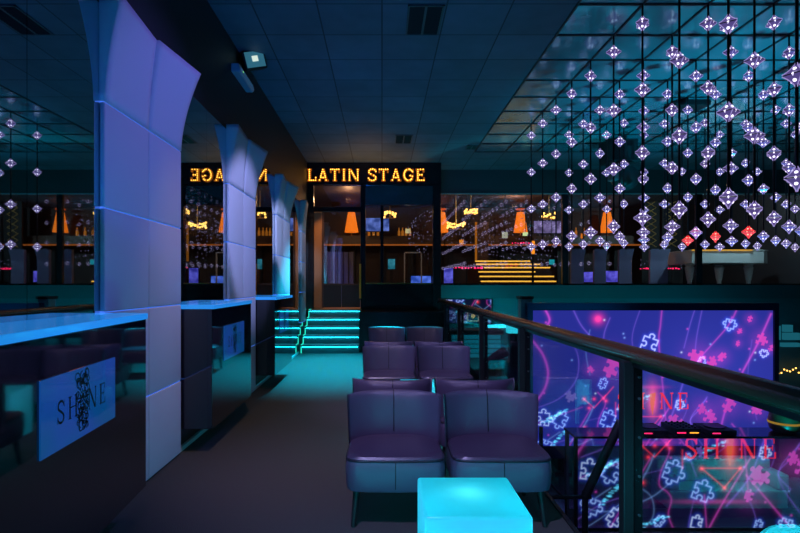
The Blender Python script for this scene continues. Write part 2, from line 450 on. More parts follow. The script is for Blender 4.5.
def counter(label, yb, ya, xa, xb):
    """wall-hung counter from y=ya (near) to yb (far); xa, xb the front face's x there"""
    r = thing('floating_counter', label, 'counter', (WL, (ya+yb)/2, 0), 'floating counters along the mirrored wall')
    oy = (ya+yb)/2
    def fp(e): return [(-.00004, ya-oy), (xa-WL+e, ya-oy), (xb-WL+e, yb-oy), (-.00004, yb-oy)]
    MB().prism(fp(0), 'z', .195, 1.20).build('body', M_black_gloss, r, bevel=.004)
    MB().prism(fp(.012), 'z', 1.20, 1.236).build('countertop', M_top, r, bevel=.004)
    ang = math.atan2(xa-xb, yb-ya)
    # plaque on the front face: local u along +Y
    cy = (ya+yb)/2 + .0; t = .5
    c = MB(); c.box(0, .006, -.335, .335, -.155, .155)
    p = c.build('plaque', M_plaque, r)
    pm = 2.35 - oy if r and xa != xb else 0.0
    fx = xa + (xb-xa)*((oy+pm-ya)/(yb-ya)) - WL
    p.location = (fx+.001, pm, .878); p.rotation_euler = (0, 0, ang)
    polys, mid = shine(.098, .34); em = []; emblem(em, mid, .01, .20)
    L = MB()
    for q in polys + em: L.face([(.0075, x, z) for x, z in q])
    l = L.build('lettering', M_ink, p); 
    return r
counter('nearest floating black counter with blue lit top and cyan backlit sign plaque', 3.13, 1.15, -1.42+.08*1.98, -1.42)
counter('second floating black counter, between the first and second flared panels', 5.64, 4.35, -1.42, -1.42)
counter('third floating black counter, between the second and third flared panels', 8.19, 6.90, -1.42, -1.42)

# ------------------------------------------------------------------ marquee letters
sign = thing('marquee_sign', 'glowing gold marquee letters reading LATIN STAGE on the black header', 'sign', (0, FD-.065, 0))
M_let = mat('letter_face', (.30,.11,.01), .4, emit=(1.0,.24,.005), estr=.28)
lh = .285; lz = wz(182, FD)
def word(s, ws, x0, x1):
    gap = (x1-x0-sum(ws))/(len(s)-1); x = x0
    for ch, w in zip(s, ws):
        b = MB(); pts = []
        for q in glyph(ch, w/lh, .22, .13, .13, .06):
            b.m(0).prism([(x+px*lh, lz+py*lh) for px, py in q], 'y', -.045, 0)
            a = (Vector(q[0])+Vector(q[-1]))/2; c = (Vector(q[1])+Vector(q[2]))/2
            if (Vector(q[0])-Vector(q[1])).length > (Vector(q[1])-Vector(q[2])).length: pass
            else: a, c = (Vector(q[0])+Vector(q[1]))/2, (Vector(q[2])+Vector(q[3 % len(q)]))/2
            L = (c-a).length; k = max(1, int(L/.16))
            for i in range(k):
                p = a + (c-a)*((i+.5)/k)
                if all((p-z).length > .11 for z in pts): pts.append(p)
        for p in pts: b.m(1).ball((x+p.x*lh, -.052, lz+p.y*lh), .0125, 6)
        b.build('letter', [M_let, emat('marquee_bulb', (1.0,.50,.06), 5.0)], sign)
        x += w + gap
word('LATIN', (.21,.25,.23,.13,.26), wx(308,FD), wx(359.5,FD))
word('STAGE', (.20,.23,.25,.24,.21), wx(368,FD), wx(424.5,FD))

# ------------------------------------------------------------------ lounge chairs and light cubes
def make_chair():
    r = thing('lounge_chair', '', 'chair', (0,0,0), 'dark purple tub chairs in rows')
    # local frame: front of the seat at y=0 facing -Y, back at y=.5
    def se(u, n=8.0):                                            # superellipse outline of the seat
        a = 2*math.pi*u; c, s_ = math.cos(a), math.sin(a)
        x = abs(c)**(2/n)*(1 if c > 0 else -1); y = abs(s_)**(2/n)*(1 if s_ > 0 else -1)
        return x, y
    def seat_ring(sx, sy, z, crown=0.):
        out = []
        for i in range(64):
            x, y = se(i/64); taper = 1 - .05*(y+1)/2
            out.append((x*sx*taper, .27 + y*sy - .012*(1-x*x)*(y < 0), z + crown))
        return out
    def loft(rings, cap=True):
        mb = MB(); n = len(rings[0]); v = [p for R in rings for p in R]; f = []
        for i in range(len(rings)-1):
            for k in range(n): f.append((i*n+k, i*n+(k+1)%n, (i+1)*n+(k+1)%n, (i+1)*n+k))
        if cap: f += [tuple(range(n))[::-1], tuple(range((len(rings)-1)*n, len(rings)*n))]
        mb.idx(v, f); return mb
    loft([seat_ring(.255,.235,.205), seat_ring(.275,.258,.215), seat_ring(.282,.266,.25), seat_ring(.284,.268,.33), seat_ring(.280,.264,.385), seat_ring(.276,.26,.390)]).build('seat_base', M_leather, r, smooth='auto')
    loft([seat_ring(.277,.261,.390), seat_ring(.278,.262,.400), seat_ring(.268,.252,.413), seat_ring(.22,.20,.421), seat_ring(.10,.09,.425)]).build('seat_cushion', M_leather_seat, r, smooth='auto')
    # wrap-around back
    def back(u, v):                                              # u across, v around the section (outer front -> top -> rear)
        x = -1 + 2*u; fwd = .12*abs(x)**2.8
        th = .075*(1-.25*abs(x)**4)
        prof = [(0,.30),(0,.42),(.012,.52),(.022,.60),(.034,.665),(.045,.692),(.062,.702),(.085,.698),(.100,.680),(.108,.62),(.102,.50),(.090,.40),(.080,.28)]
        t = v*(len(prof)-1); i = min(int(t), len(prof)-2); a = t-i
        py = prof[i][0]*(1-a)+prof[i+1][0]*a; pz = prof[i][1]*(1-a)+prof[i+1][1]*a
        top = (pz-.3)/.4
        return (x*(.272+.018*top), .445 + py*(1-.3*abs(x)**6) - fwd, pz - .004*abs(x)**3*top)
    mb = MB(); nu, nv = 28, 24; mb.grid(back, nu, nv)
    for u in (0., 1.):
        ring = [back(u, j/nv) for j in range(nv+1)]
        mb.face(ring if u == 1 else ring[::-1])
    mb.grid(lambda u, v: tuple(np.array(back(u, 1.))*(1-v) + np.array(back(u, 0.))*v), nu, 1)
    mb.build('backrest', M_leather, r, smooth='auto', weld=True)
    s = MB(); s.tube([Vector(back(.5, j/20)) + Vector((0,-.0005,.0)) for j in range(2, 15)], .0035, 6)
    s.build('back_seam', M_piping, r, smooth=True)
    s = MB(); s.tube([(0,-.0102,z) for z in (.235,.3,.37,.388)], .0025, 6); s.build('seat_seam', M_piping, r, smooth=True)
    s = MB(); ring = [Vector(p) for p in seat_ring(.280,.264,.391)]; s.tube(ring+[ring[0]], .004, 6, False); s.build('piping', M_piping, r, smooth=True)
    for sx in (-1, 1):
        for y, dy in ((.07,-.03),(.46,.03)):
            MB().tube([(sx*.235, y+dy, 0), (sx*.215, y, .215)], [.013,.022], 10).build('leg', M_black, r, smooth='auto')
    return r
rows = [(2.98, 0, 'in the nearest row, facing the camera'), (4.33, math.pi, 'turned away, backing onto the nearest row'),
        (5.55, 0, 'in the middle row, facing the camera'), (6.87, math.pi, 'turned away behind the middle row'),
        (8.17, 0, 'in the farthest row, facing the camera')]
chair = make_chair(); first = True
for y, rz, txt in rows:
    for cx, side in ((.078, 'aisle side'), (.70, 'railing side')):
        c = chair if first else copy_tree(chair); first = False
        c.location = (cx, y, 0); c.rotation_euler = (0,0,rz); c.scale = (1.045,1,1)
        c['label'] = 'dark purple leather tub chair %s, on the %s' % (txt, side)

def cube_mat():
    m = bpy.data.materials.new('lit_acrylic'); m.use_nodes = True; nt = m.node_tree; nt.nodes.clear()
    t = nt.nodes.new('ShaderNodeBsdfTranslucent'); t.inputs[0].default_value = (.35,.95,1.0,1)
    e = nt.nodes.new('ShaderNodeEmission'); e.inputs[0].default_value = (.003,.27,.34,1); e.inputs[1].default_value = .40
    gl = nt.nodes.new('ShaderNodeBsdfGlossy'); gl.inputs['Roughness'].default_value = .25
    mx = nt.nodes.new('ShaderNodeMixShader'); mx.inputs[0].default_value = .04
    a = nt.nodes.new('ShaderNodeAddShader'); o = nt.nodes.new('ShaderNodeOutputMaterial')
    nt.links.new(t.outputs[0], mx.inputs[1]); nt.links.new(gl.outputs[0], mx.inputs[2])
    nt.links.new(mx.outputs[0], a.inputs[0]); nt.links.new(e.outputs[0], a.inputs[1]); nt.links.new(a.outputs[0], o.inputs[0])
    return m
M_cube = cube_mat()
def cube_table(x0, x1, y0, y1, label):
    r = thing('cube_table', label, 'table', ((x0+x1)/2, (y0+y1)/2, 0), 'glowing cube tables')
    hx, hy = (x1-x0)/2, (y1-y0)/2
    MB().box(-hx, hx, -hy, hy, .004, .45).build('shell', M_cube, r, bevel=.014, seg=3, smooth='auto')
    L = bpy.data.lights.new('cube_lamp', 'POINT'); L.energy = .23; L.color = (.35,.95,1.0); L.shadow_soft_size = .04
    lo = bpy.data.objects.new('cube_lamp', L); COL.objects.link(lo); lo.parent = r; lo.location = (0, .03, .36)
    return r
cube_table(.176, .624, 2.14, 2.59, 'glowing cyan cube table in front of the nearest pair of chairs')
cube_table(.178, .645, 4.83, 5.25, 'glowing cyan cube table before the middle pair of chairs')

# ------------------------------------------------------------------ railing
RX = 1.30
rail = thing('glass_railing', 'glass balcony railing with brown handrail and dark posts', 'railing', (RX, 0, 0))
MB().tube([(0, y, 1.045) for y in (.6, 2, 4, 6, 8, 10, 11.85)], .043, 14, flat=.85).build('handrail', M_rail, rail, smooth='auto')
MB().box(-.014, .014, .6, 11.85, .985, 1.01).build('glass_channel', M_steel, rail)
posts = [.78, 2.70, 4.73, 6.63, 8.56, 10.4, 11.82]
for y in posts:
    p = MB().box(-.058, -.004, y-.03, y+.03, -.22, 1.01).box(-.19, -.05, y-.03, y+.03, -.20, -.06).build('post', M_black, rail, bevel=.004)
    q = MB().box(.0, .042, y-.022, y-.010, -.2, .985); q.m(1)
    for z in (.22, .42, .62, .82, .93): 
        q.tube([(.024, y-.022, z), (.024, y-.030, z)], .007, 10)
    q.build('bolt_plate', [M_steel, M_bolt], p)
for a, b in zip(posts[:-1], posts[1:]):
    MB().box(-.005, .005, a+.04, b-.04, -.16, .985).build('glass_panel', M_railglass, rail)

# ------------------------------------------------------------------ hanging crystal grid
M_cr = bpy.data.materials.new('crystal_violet'); M_cr.use_nodes = True; nt = M_cr.node_tree; b = nt.nodes['Principled BSDF']
b.inputs['Base Color'].default_value = (.10,.045,.16,1); b.inputs['Roughness'].default_value = .12
b.inputs['Emission Color'].default_value = (.30,.21,.75,1); b.inputs['Emission Strength'].default_value = .27
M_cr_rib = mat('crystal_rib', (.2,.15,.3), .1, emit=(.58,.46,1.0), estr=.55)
M_cr_dark = mat('crystal_clip', (.02,.02,.03), .3)
M_cr_led = emat('crystal_led', (.84,.78,1.0), 2.0)
M_red_b = mat('crystal_red', (.6,.05,.05), .12, emit=(1.0,.015,.03), estr=.75)
M_red_rib = mat('crystal_red_rib', (.8,.1,.1), .1, emit=(1.0,.06,.06), estr=1.0)
M_red_led2 = emat('crystal_red_led', (1.0,.22,.16), 3.0)
M_pink_b = mat('crystal_pink', (.6,.2,.4), .12, emit=(.75,.10,.40), estr=.5)
def crystal_mesh(mats, name='crystal'):
    mb = MB(); R, H = .078, .078
    prof = []
    for i in range(9):                                           # concave star profile, lower half to upper half
        t = i/8
        prof.append((R*(t**1.45)*.95+.004, -H*(1-t)**1.15-.005))
    up = [(r, -z) for r, z in prof[::-1]]
    mb.m(0).lathe(prof, n=4); mb.m(0).lathe(up, n=4)
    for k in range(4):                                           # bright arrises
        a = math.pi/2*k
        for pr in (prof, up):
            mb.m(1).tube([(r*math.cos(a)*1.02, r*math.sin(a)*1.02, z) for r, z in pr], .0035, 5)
    mb.m(2).lathe([(.075,-.0035),(.075,.0035)], n=4)                # slit between the halves
    mb.m(3).lathe([(.060,-.006),(.062,0),(.060,.006)], n=4)
    for z in (-.034, .034):
        for k in range(4):
            a = math.pi/2*k + math.pi/4
            mb.m(3).ball((.024*math.cos(a), .024*math.sin(a), z), .012, 6)
    for k in range(4):
        a = math.pi/2*k + math.pi/4
        mb.m(3).ball((.044*math.cos(a), .044*math.sin(a), 0), .012, 6)
    mb.m(3).ball((0,0,H+.004), .006, 5)
    return mb.mesh(name, mats)
CM = crystal_mesh([M_cr, M_cr_rib, M_cr_dark, M_cr_led]); CR = crystal_mesh([M_red_b, M_red_rib, M_cr_dark, M_red_led2]); CP = crystal_mesh([M_pink_b, M_cr_rib, M_cr_dark, M_cr_led])
colsX = [2.595 + .655*i for i in range(8)]; rowsY = [9.04 - .643*k for k in range(10)]
ncol = [8,7,6,5,5,4,3,2,1,1]
rown = ['farthest row','second row from the back','third row from the back','fourth row from the back','fifth row from the back','sixth row from the back',
        'seventh row from the back','third row from the camera','second row from the camera','row nearest the camera']
coln = ['first','second','third','fourth','fifth','sixth','seventh','eighth']
special = {(2,3):'R', (3,3):'R', (4,3):'R', (4,2):'P'}
ordn = {(2,3):'farthest', (3,3):'middle', (4,3):'nearest'}
rod_me = MB().tube([(0,0,0),(0,0,CE-2.02)], .010, 8).mesh('rod', [mat('rod_black', (.004,.004,.006), .3)])
random.seed(11)
for j, y in enumerate(rowsY):
    for i in range(ncol[j]):
        if (j,i) in ordn: lab = 'hanging crystal strand with a glowing red lowest crystal, %s of three' % ordn[(j,i)]
        elif (j,i) in special: lab = 'hanging crystal strand ending in a pink crystal in the %s' % rown[j]
        elif ncol[j] == 1: lab = 'violet crystal strand standing alone in the %s' % rown[j]
        else: lab = 'violet crystal strand, %s from the left, %s' % (coln[i], rown[j])
        r = thing('crystal_strand', lab, 'hanging light', (colsX[i], y, 2.02), 'strands of crystals hanging over the dance floor')
        ro = bpy.data.objects.new('rod', rod_me); COL.objects.link(ro); ro.parent = r
        for k in range(4):
            me = CM
            if k == 0 and special.get((j,i)) == 'R': me = CR
            if k == 0 and special.get((j,i)) == 'P': me = CP
            co = bpy.data.objects.new('crystal', me); COL.objects.link(co); co.parent = r
            co.location = (0, 0, .04 + .647*k + random.uniform(-.012,.012)); co.rotation_euler = (0,0,random.uniform(-.35,.35))

# ------------------------------------------------------------------ LED picture (a grid of coloured pixels)
CELL = .0105; U0, U1, V0, V1 = -2.08, 2.08, -1.10, 1.60
NU, NV = int((U1-U0)/CELL), int((V1-V0)/CELL)
uu = U0 + (np.arange(NU+1))*CELL; vv = V0 + (np.arange(NV+1))*CELL
GU, GV = np.meshgrid(uu, vv)
class Pic:
    def __init__(s, base): s.c = np.zeros((NV+1, NU+1, 3)); s.c[:] = base
    def win(s, pts, pad):
        p = np.array(pts); a = np.searchsorted(uu, [p[:,0].min()-pad, p[:,0].max()+pad]); b = np.searchsorted(vv, [p[:,1].min()-pad, p[:,1].max()+pad])
        return slice(b[0], b[1]+1), slice(a[0], a[1]+1)
    def stroke(s, pts, col, w, glow=0., gcol=None, gk=.5, k=1.):
        sl = s.win(pts, max(w, glow)*2.6); X, Y = GU[sl], GV[sl]
        if X.size == 0: return
        D = np.full(X.shape, 1e9)
        for (ax, ay), (bx, by) in zip(pts[:-1], pts[1:]):
            dx, dy = bx-ax, by-ay; L = dx*dx+dy*dy+1e-12
            t = np.clip(((X-ax)*dx+(Y-ay)*dy)/L, 0, 1)
            D = np.minimum(D, np.hypot(X-ax-t*dx, Y-ay-t*dy))
        s.c[sl] += (np.exp(-(D/w)**2)*k)[..., None]*np.array(col)
        if glow: s.c[sl] += (np.exp(-(D/glow)**2)*gk)[..., None]*np.array(gcol or col)
    def fill(s, pts, col, mix=1.):
        sl = s.win(pts, .02); X, Y = GU[sl], GV[sl]; ins = np.zeros(X.shape, bool)
        n = len(pts)
        for i in range(n):
            (ax, ay), (bx, by) = pts[i], pts[(i+1) % n]
            c = ((ay > Y) != (by > Y)) & (X < (bx-ax)*(Y-ay)/((by-ay) or 1e-9)+ax); ins ^= c
        s.c[sl][ins] = s.c[sl][ins]*(1-mix) + np.array(col)*mix
    def blob(s, x, y, rx, ry, col, k=1.):
        s.c += (np.exp(-(((GU-x)/rx)**2+((GV-y)/ry)**2))*k)[..., None]*np.array(col)
def sp(px, py): return ((px-653)*9/F, (401-py)*9/F)            # picture coordinates from the screen
def bo(px, py): return ((px-731)*7/F, (448-py)*7/F)            # and from the booth front
def piece(c, r, rot, tabs):
    pts = []
    for sd in range(4):
        ang = rot + sd*math.pi/2; t = tabs[sd]; loc = [(-.72,.72)]
        if t: 
            loc += [(-.17,.72)] + [(.26*math.cos(a), .72 + t*(.22 + .22*math.sin(a))) for a in [math.radians(x) for x in ((215,180,140,90,40,0,-35))]] + [(.17,.72)]
        for x, y in loc:
            pts.append((c[0]+r*(x*math.cos(ang)+y*math.sin(ang)), c[1]+r*(-x*math.sin(ang)+y*math.cos(ang))))
    return pts
MAG = (.80,.06,.55); VIO = (.26,.12,.75); BLU = (.25,.45,1.0); WHT = (.75,.85,1.0); RED = (1.0,.03,.04)
def smooth_path(p, n=6):
    P = [np.array(q) for q in p]; out = []
    for i in range(len(P)-1):
        a, b, c, d = P[max(i-1,0)], P[i], P[i+1], P[min(i+2,len(P)-1)]
        for k in range(n):
            t = k/n; out.append(tuple(.5*((2*b)+(-a+c)*t+(2*a-5*b+4*c-d)*t*t+(-a+3*b-3*c+d)*t**3)))
    return out + [tuple(P[-1])]
def paint(p, dim):
    def line(pts, col, w=.016, k=.6, conv=sp): p.stroke(smooth_path([conv(*q) for q in pts]), col, w*.62, w*1.7, col, .13*k, .62*k)
    # flowing lines
    line([(533.5,326),(540,326.5),(547,325),(549.5,319),(545,309)], MAG, .028, .9)
    line([(533,341),(543,355),(548,372),(545,388),(536,402),(528,415)], MAG, .030, .8)
    line([(573,309),(581,325),(592,338),(602,349)], VIO, .018, .6); line([(610,318),(604,335),(606,352),(618,372),(624,400)], VIO, .016, .5)
    line([(540,330),(566,338),(578,356),(576,380),(560,398),(537,408)], VIO, .014, .55)
    line([(662,309),(660.5,325),(659,345),(664,400),(667,437)], MAG, .020, .6); line([(771,314),(757,345),(741,375),(727,405),(718,440)], MAG, .026, .75)
    line([(732,317),(728,326),(716,340),(700,358),(690,372)], MAG, .018, .6); line([(737,309),(733,318)], MAG, .022, .6)
    line([(695,309),(690,325),(684,348)], VIO, .014, .5); line([(702,310),(697,335),(695,352)], VIO, .014, .5)
    line([(684,380),(676,404),(667,425),(650,446)], VIO, .022, .7); line([(707,397),(700,409),(690,421),(700,433)], VIO, .016, .6); line([(732,424),(742,436)], MAG, .02, .6)
    line([(640,310),(632,340),(640,375),(632,410)], VIO, .013, .4); line([(752,340),(748,380),(757,420)], VIO, .012, .35)
    line([(560,432),(548,440),(540,447),(560,450),(590,440),(607,427)], BLU, .015, .5); line([(590,330),(586,352),(590,375)], BLU, .012, .4)
    for a, c in (((607.5,533),(651,458)), ((705,495),(707.5,533))): line([bo(*a), bo(*c)], MAG, .016, .6, lambda *q: q)
    B = lambda pts, col, w=.014, k=.6: line(pts, col, w, k, bo)
    B([(707.5,532),(725,500),(751,458)], MAG, .020, .8); B([(747,475),(768,500),(790,526)], MAG, .022, .7)
    B([(660,437),(670,450),(662,470),(660,485),(668,492),(672,500),(669,515),(676,533)], MAG, .016, .6)
    B([(655,454),(648,470),(638,487)], BLU, .02, .5); B([(800,445),(781,467),(782,485),(800,512)], VIO, .014, .55)
    B([(700,480),(692,510),(688,533)], VIO, .011, .4); B([(688,452),(697,476)], VIO, .014, .5); B([(742,488),(752,505),(757,520)], VIO, .011, .5)
    B([(577,520),(600,505),(625,497),(640,500)], VIO, .014, .5); B([(640,487),(652,497),(654,515),(644,530)], BLU, .014, .4)
    B([(580,478),(600,470),(640,456)], MAG, .014, .4); B([(583,530),(610,512),(632,494)], BLU, .012, .5)
    B([(755,495),(770,470),(775,455),(772,437)], VIO, .012, .45); B([(640,475),(668,468),(690,460),(715,454),(731,443)], VIO, .01, .4)
    for a, c in (((702,468),(741,468)), ((741,468),(725,487.5)), ((725,487.5),(702,468)), ((667,445),(680,430)), ((683,468),(683,450))): p.stroke([bo(*a), bo(*c)], RED, .006, .018, RED, .25, .6)
    for q in ((702,468.5),(741,468),(725,488),(667.5,444.5),(643,482.5)): p.stroke([bo(*q), bo(q[0]+.3,q[1])], RED, .018, .04, RED, .5)
    p.stroke([sp(598,319), sp(598.3,319)], RED, .05, .10, (1,.02,.25), .6)
    for q in ((594,399),(606,401),(589,408),(584,399)): p.stroke([sp(*q), sp(q[0]+.3,q[1])], RED, .018, .04, RED, .4)
    p.stroke([sp(584,399), sp(594,408), sp(606,395)], RED, .006, .014, RED, .3, .6)
    random.seed(5)
    for i in range(40):                                           # sparks and pixel dust
        x, y = random.uniform(-2,2), random.uniform(-1.05,1.5); p.stroke([(x,y),(x+.002,y)], random.choice((MAG,BLU,WHT)), .010, .02, None, .3, .5)
    for cx, cy, dx, dy in ((548,421,9,-6), (566,430,-8,8), (588,475,12,-6), (640,527,14,-6), (702,452,14,-6)):
        for i in range(26):
            conv = sp if cy < 435 else bo; t = i/26
            q = conv(cx+dx*t*2+random.uniform(-2,2), cy+dy*t*2+random.uniform(-2,2)); p.stroke([q,(q[0]+.02,q[1])], (.1,.6,.9), .008, .015, None, .2, .8)
    # filled pieces
    tabs = [(1,-1,1,-1),(1,1,-1,-1),(-1,1,1,1),(1,-1,1,0),(1,1,1,-1)]
    for i, (x, y, r, rot, cv) in enumerate([(612,367,9,.4,sp),(761,340,6,.3,sp),(697,356,7.5,.2,sp),(722,357,4.5,.8,sp),(711.5,361.5,5,.5,sp),(729,405,7,.6,sp),(709,417,6.5,.3,sp),
            (676,422,7.5,.7,sp),(738,343.5,2.5,.2,sp),(739.5,331,2.6,.6,sp),(750,319,3,.3,sp),(590,370,3.5,.1,sp),(757,409,5.5,.9,sp),(749.5,495.5,5.5,.3,bo),(793,458,6,.3,bo),(771,348,3,.4,sp)]):
        p.blob(*cv(x,y), r*.032, r*.032, (.35,.02,.30), .35)
        p.fill(piece(cv(x,y), r*(9 if cv is sp else 7)/F*1.08, rot, tabs[i % 5]), (.78,.07,.58), .85)
    p.fill(piece(bo(699.5,452), 5.5*7/F, .4, tabs[1]), (.22,.10,.55), .8); p.fill(piece(sp(571,396), 6*9/F, .4, tabs[2]), (.22,.16,.62), .7)
    # outlined pieces
    for i, (x, y, r, rot, cv) in enumerate([(649,345,10,.35,sp),(730,324,6,.2,sp),(701.5,361,4,.5,sp),(543,419,8.5,.1,sp),(560.5,420,8,.5,sp),(603,383.5,5,.4,sp),(764,353,4,.2,sp),
            (673,472,11,.35,bo),(702,492,11,.35,bo),(697,523,7,.2,bo),(759,525,5,.3,bo),(787,524,7,.3,bo),(765,452.5,6,.2,bo),(688.5,457,3.5,.4,bo),(660,521,5.5,.7,bo),(616,517,9.5,.6,bo),(592,506,10,.35,bo)]):
        q = piece(cv(x,y), r*(9 if cv is sp else 7)/F, rot, tabs[(i*2) % 5]); q = q + [q[0]]
        w = .0105 if r > 5 else .008
        p.stroke(q, WHT if i % 3 == 0 else (.45,.65,1.0), w, w*3.6, (.03,.08,.95), .36, .8)
    # title
    polys, mid = shine(.285, .30)
    p.blob(mid, .02, .11, .26, (1.0,.02,.05), .75); p.blob(mid+.01, -.02, .06, .20, (1.0,.14,.03), .8); p.blob(mid, .24, .22, .03, (.9,.02,.2), .5)
    for q in polys: p.fill(q, (1.25,.03,.06), .95)
    p.fill([(mid-.05,.12),(mid+.06,.15),(mid+.03,-.08),(mid+.005,-.26),(mid-.03,-.1)], (1.0,.16,.05), .8)
    p.blob(-.2, -.72, .5, .03, (.8,.02,.35), .5); 
    p.c *= dim
def led_panel(name, parent, pic, v0, v1, material, y, zc, xc, ua=-9, ub=9):
    j0 = max(0, int((v0-V0)/CELL)); j1 = min(NV, int((v1-V0)/CELL))
    i0 = max(0, int((ua-U0)/CELL)); i1 = min(NU, int((ub-U0)/CELL))
    nu, nv = i1-i0+1, j1-j0+1
    vs = np.zeros((nv, nu, 3)); vs[..., 0] = GU[j0:j1+1, i0:i1+1] + xc; vs[..., 1] = y; vs[..., 2] = GV[j0:j1+1, i0:i1+1] + zc
    ii = np.arange(nv*nu).reshape(nv, nu)
    fs = np.stack([ii[:-1,:-1], ii[:-1,1:], ii[1:,1:], ii[1:,:-1]], -1).reshape(-1, 4)
    me = bpy.data.meshes.new(name); me.from_pydata(vs.reshape(-1,3).tolist(), [], fs.tolist()); me.materials.append(material)
    at = me.color_attributes.new('led', 'FLOAT_COLOR', 'POINT')
    at.data.foreach_set('color', np.concatenate([np.clip(pic.c[j0:j1+1, i0:i1+1], 0, 1.6), np.ones((nv,nu,1))], -1).reshape(-1).astype(np.float32))
    o = bpy.data.objects.new(name, me); COL.objects.link(o); o.parent = parent
    return o
SXC = 4.69
ps = Pic((.022,.028,.30)); ps.blob(1.0, .5, 1.3, 1.0, (.014,.022,.16), .8); ps.blob(-1.4, -.5, .8, .5, (0,0,.10), .6); paint(ps, 1.0)
scr = thing('led_wall', 'big blue LED screen showing red SHINE lettering and glowing puzzle pieces', 'screen', (0,0,LZ))
led_panel('picture', scr, ps, -.765, 1.572, led_mat('led_screen', .95), 9.0, -.615-LZ, SXC)
MB().box(SXC-2.18, SXC+2.16, 9.01, 9.14, .30, 2.98).build('housing', mat('screen_frame', (.012,.014,.05), .35), scr, bevel=.006)
fr = MB(); fr.box(SXC-2.18, SXC-2.085, 8.97, 9.01, .3, 2.98); fr.box(SXC+2.085, SXC+2.16, 8.97, 9.01, .3, 2.98); fr.box(SXC-2.085, SXC+2.085, 8.97, 9.01, 2.865, 2.98); fr.box(SXC-2.085, SXC+2.085, 8.97, 9.01, .3, .51)
fr.build('bezel', MATS['screen_frame'], scr)
MB().box(SXC-1.6, SXC-1.5, 9.14, 9.6, 0, 2.0).box(SXC+1.5, SXC+1.6, 9.14, 9.6, 0, 2.0).box(SXC-1.7, SXC-1.4, 9.0, 9.7, 0, .04).box(SXC+1.4, SXC+1.7, 9.0, 9.7, 0, .04).box(SXC-1.55, SXC-1.5, 9.02, 9.1, 0, .32).box(SXC+1.5, SXC+1.55, 9.02, 9.1, 0, .32).build('support', M_steel, scr)
# DJ booth with the same picture on a see-through LED front
pb = Pic((.006,.004,.035)); paint(pb, .8)
bth = thing('dj_booth', 'wide DJ booth with see-through LED front repeating SHINE below the big screen', 'booth', (0,0,LZ))
led_panel('led_front', bth, pb, -1.07, .155, led_mat('led_mesh', .9, .72), 7.0, -.80-LZ, SXC)
MB().box(SXC-2.10, SXC+2.12, 6.97, 7.42, 1.235, 1.265).build('booth_top', M_black_gloss, bth, bevel=.004)
e = MB()
for x in (SXC-2.10, SXC+2.08): e.box(x, x+.04, 6.985, 7.03, 0, 1.235)
e.box(SXC-2.06, SXC+2.08, 6.985, 7.03, 0, .03)
e.build('booth_frame', M_steel, bth)
e = MB(); e.box(SXC-2.08, SXC-2.04, 7.36, 7.42, 0, 1.235); e.box(SXC+2.04, SXC+2.08, 7.36, 7.42, 0, 1.235); e.box(SXC-2.04, SXC+2.04, 7.38, 7.40, 0, .12)
e.build('booth_body', mat('booth_inside', (.02,.03,.04), .5), bth)
e = thing('reflection_sofa', 'teal lit boxy sofa added for the teal reflection at the LED booth front', 'sofa', (4.85, 7.62, LZ))  # added sofa stands in for a teal reflection in the rail glass
M_sofa = mat('teal_upholstery', (.10,.42,.42), .7)
MB().box(-.72, 1.0, -.14, .38, .05, .34).build('sofa_base', M_sofa, e, bevel=.03, seg=3)
MB().box(-.72, 1.0, .20, .38, .34, .68).build('sofa_back', M_sofa, e, bevel=.03, seg=3)
MB().box(-.74, -.56, -.14, .20, .34, .56).build('sofa_arm', M_sofa, e, bevel=.03, seg=3)
MB().box(.84, 1.02, -.14, .20, .34, .56).build('sofa_arm', M_sofa, e, bevel=.03, seg=3)
# equipment on the booth
zt = LZ + 1.266
r = thing('dj_mixer', 'low black DJ mixer with small coloured lights on the booth top', 'mixer', (4.13, 7.2, zt))
MB().box(-.17, .17, -.19, .19, 0, .09).build('body', M_black, r, bevel=.008)
k = MB()
for i in range(4):
    for j in range(5): k.tube([(-.12+.08*i, -.14+.07*j, .09), (-.12+.08*i, -.14+.07*j, .112)], .014, 8)
k.build('knobs', M_steel, r)
l = MB().box(-.15, -.03, -.192, -.19, .03, .045).m(1).box(.02, .14, -.192, -.19, .03, .045); l.build('status_lights', [M_red_led, M_orange], r)
for x, lab in ((3.68, 'black DJ deck left of the mixer on the booth top'), (4.60, 'black DJ deck right of the mixer on the booth top')):
    r = thing('dj_deck', lab, 'dj deck', (x, 7.2, zt), 'decks on the booth')
    MB().box(-.18, .18, -.2, .2, 0, .07).build('body', M_black, r, bevel=.008)
    MB().tube([(0,.0,.07),(0,.0,.085)], .13, 28).build('jog_wheel', M_steel, r, smooth='auto')
    MB().box(-.15, -.04, -.202, -.2, .025, .04).build('status_light', M_red_led, r)
r = thing('headphone_stand', 'black headphones hooped over a short stand beside the railing post', 'headphones', (3.42, 7.2, zt))
MB().tube([(0,0,0),(0,0,.30)], .012, 8).build('pole', M_black, r); MB().lathe([(.07,0),(.07,.012),(.015,.02)]).build('base', M_black, r)
MB().tube([(.09*math.cos(math.radians(a)), 0, .20+.13*math.sin(math.radians(a))) for a in range(0,181,15)], .012, 8).build('headband', M_black, r, smooth=True)
for sx in (-1,1): MB().tube([(sx*.07,0,.17),(sx*.105,0,.17)], .05, 16).build('ear_cup', M_black, r, smooth='auto')
r = thing('brass_drum_lamp', 'round brass lamp glowing at the right end of the booth top', 'lamp', (wx(784,7.2), 7.2, zt))
MB().lathe([(.12,0),(.17,.04),(.19,.14),(.17,.25),(.12,.29)], n=24).build('shell', mat('aged_brass', (.12,.07,.02), .4, .3), r, smooth='auto')
MB().lathe([(.189,.12),(.193,.135),(.190,.15)], n=24).build('glow_band', emat('dim_gold', (1.0,.5,.06), .35), r, smooth='auto')
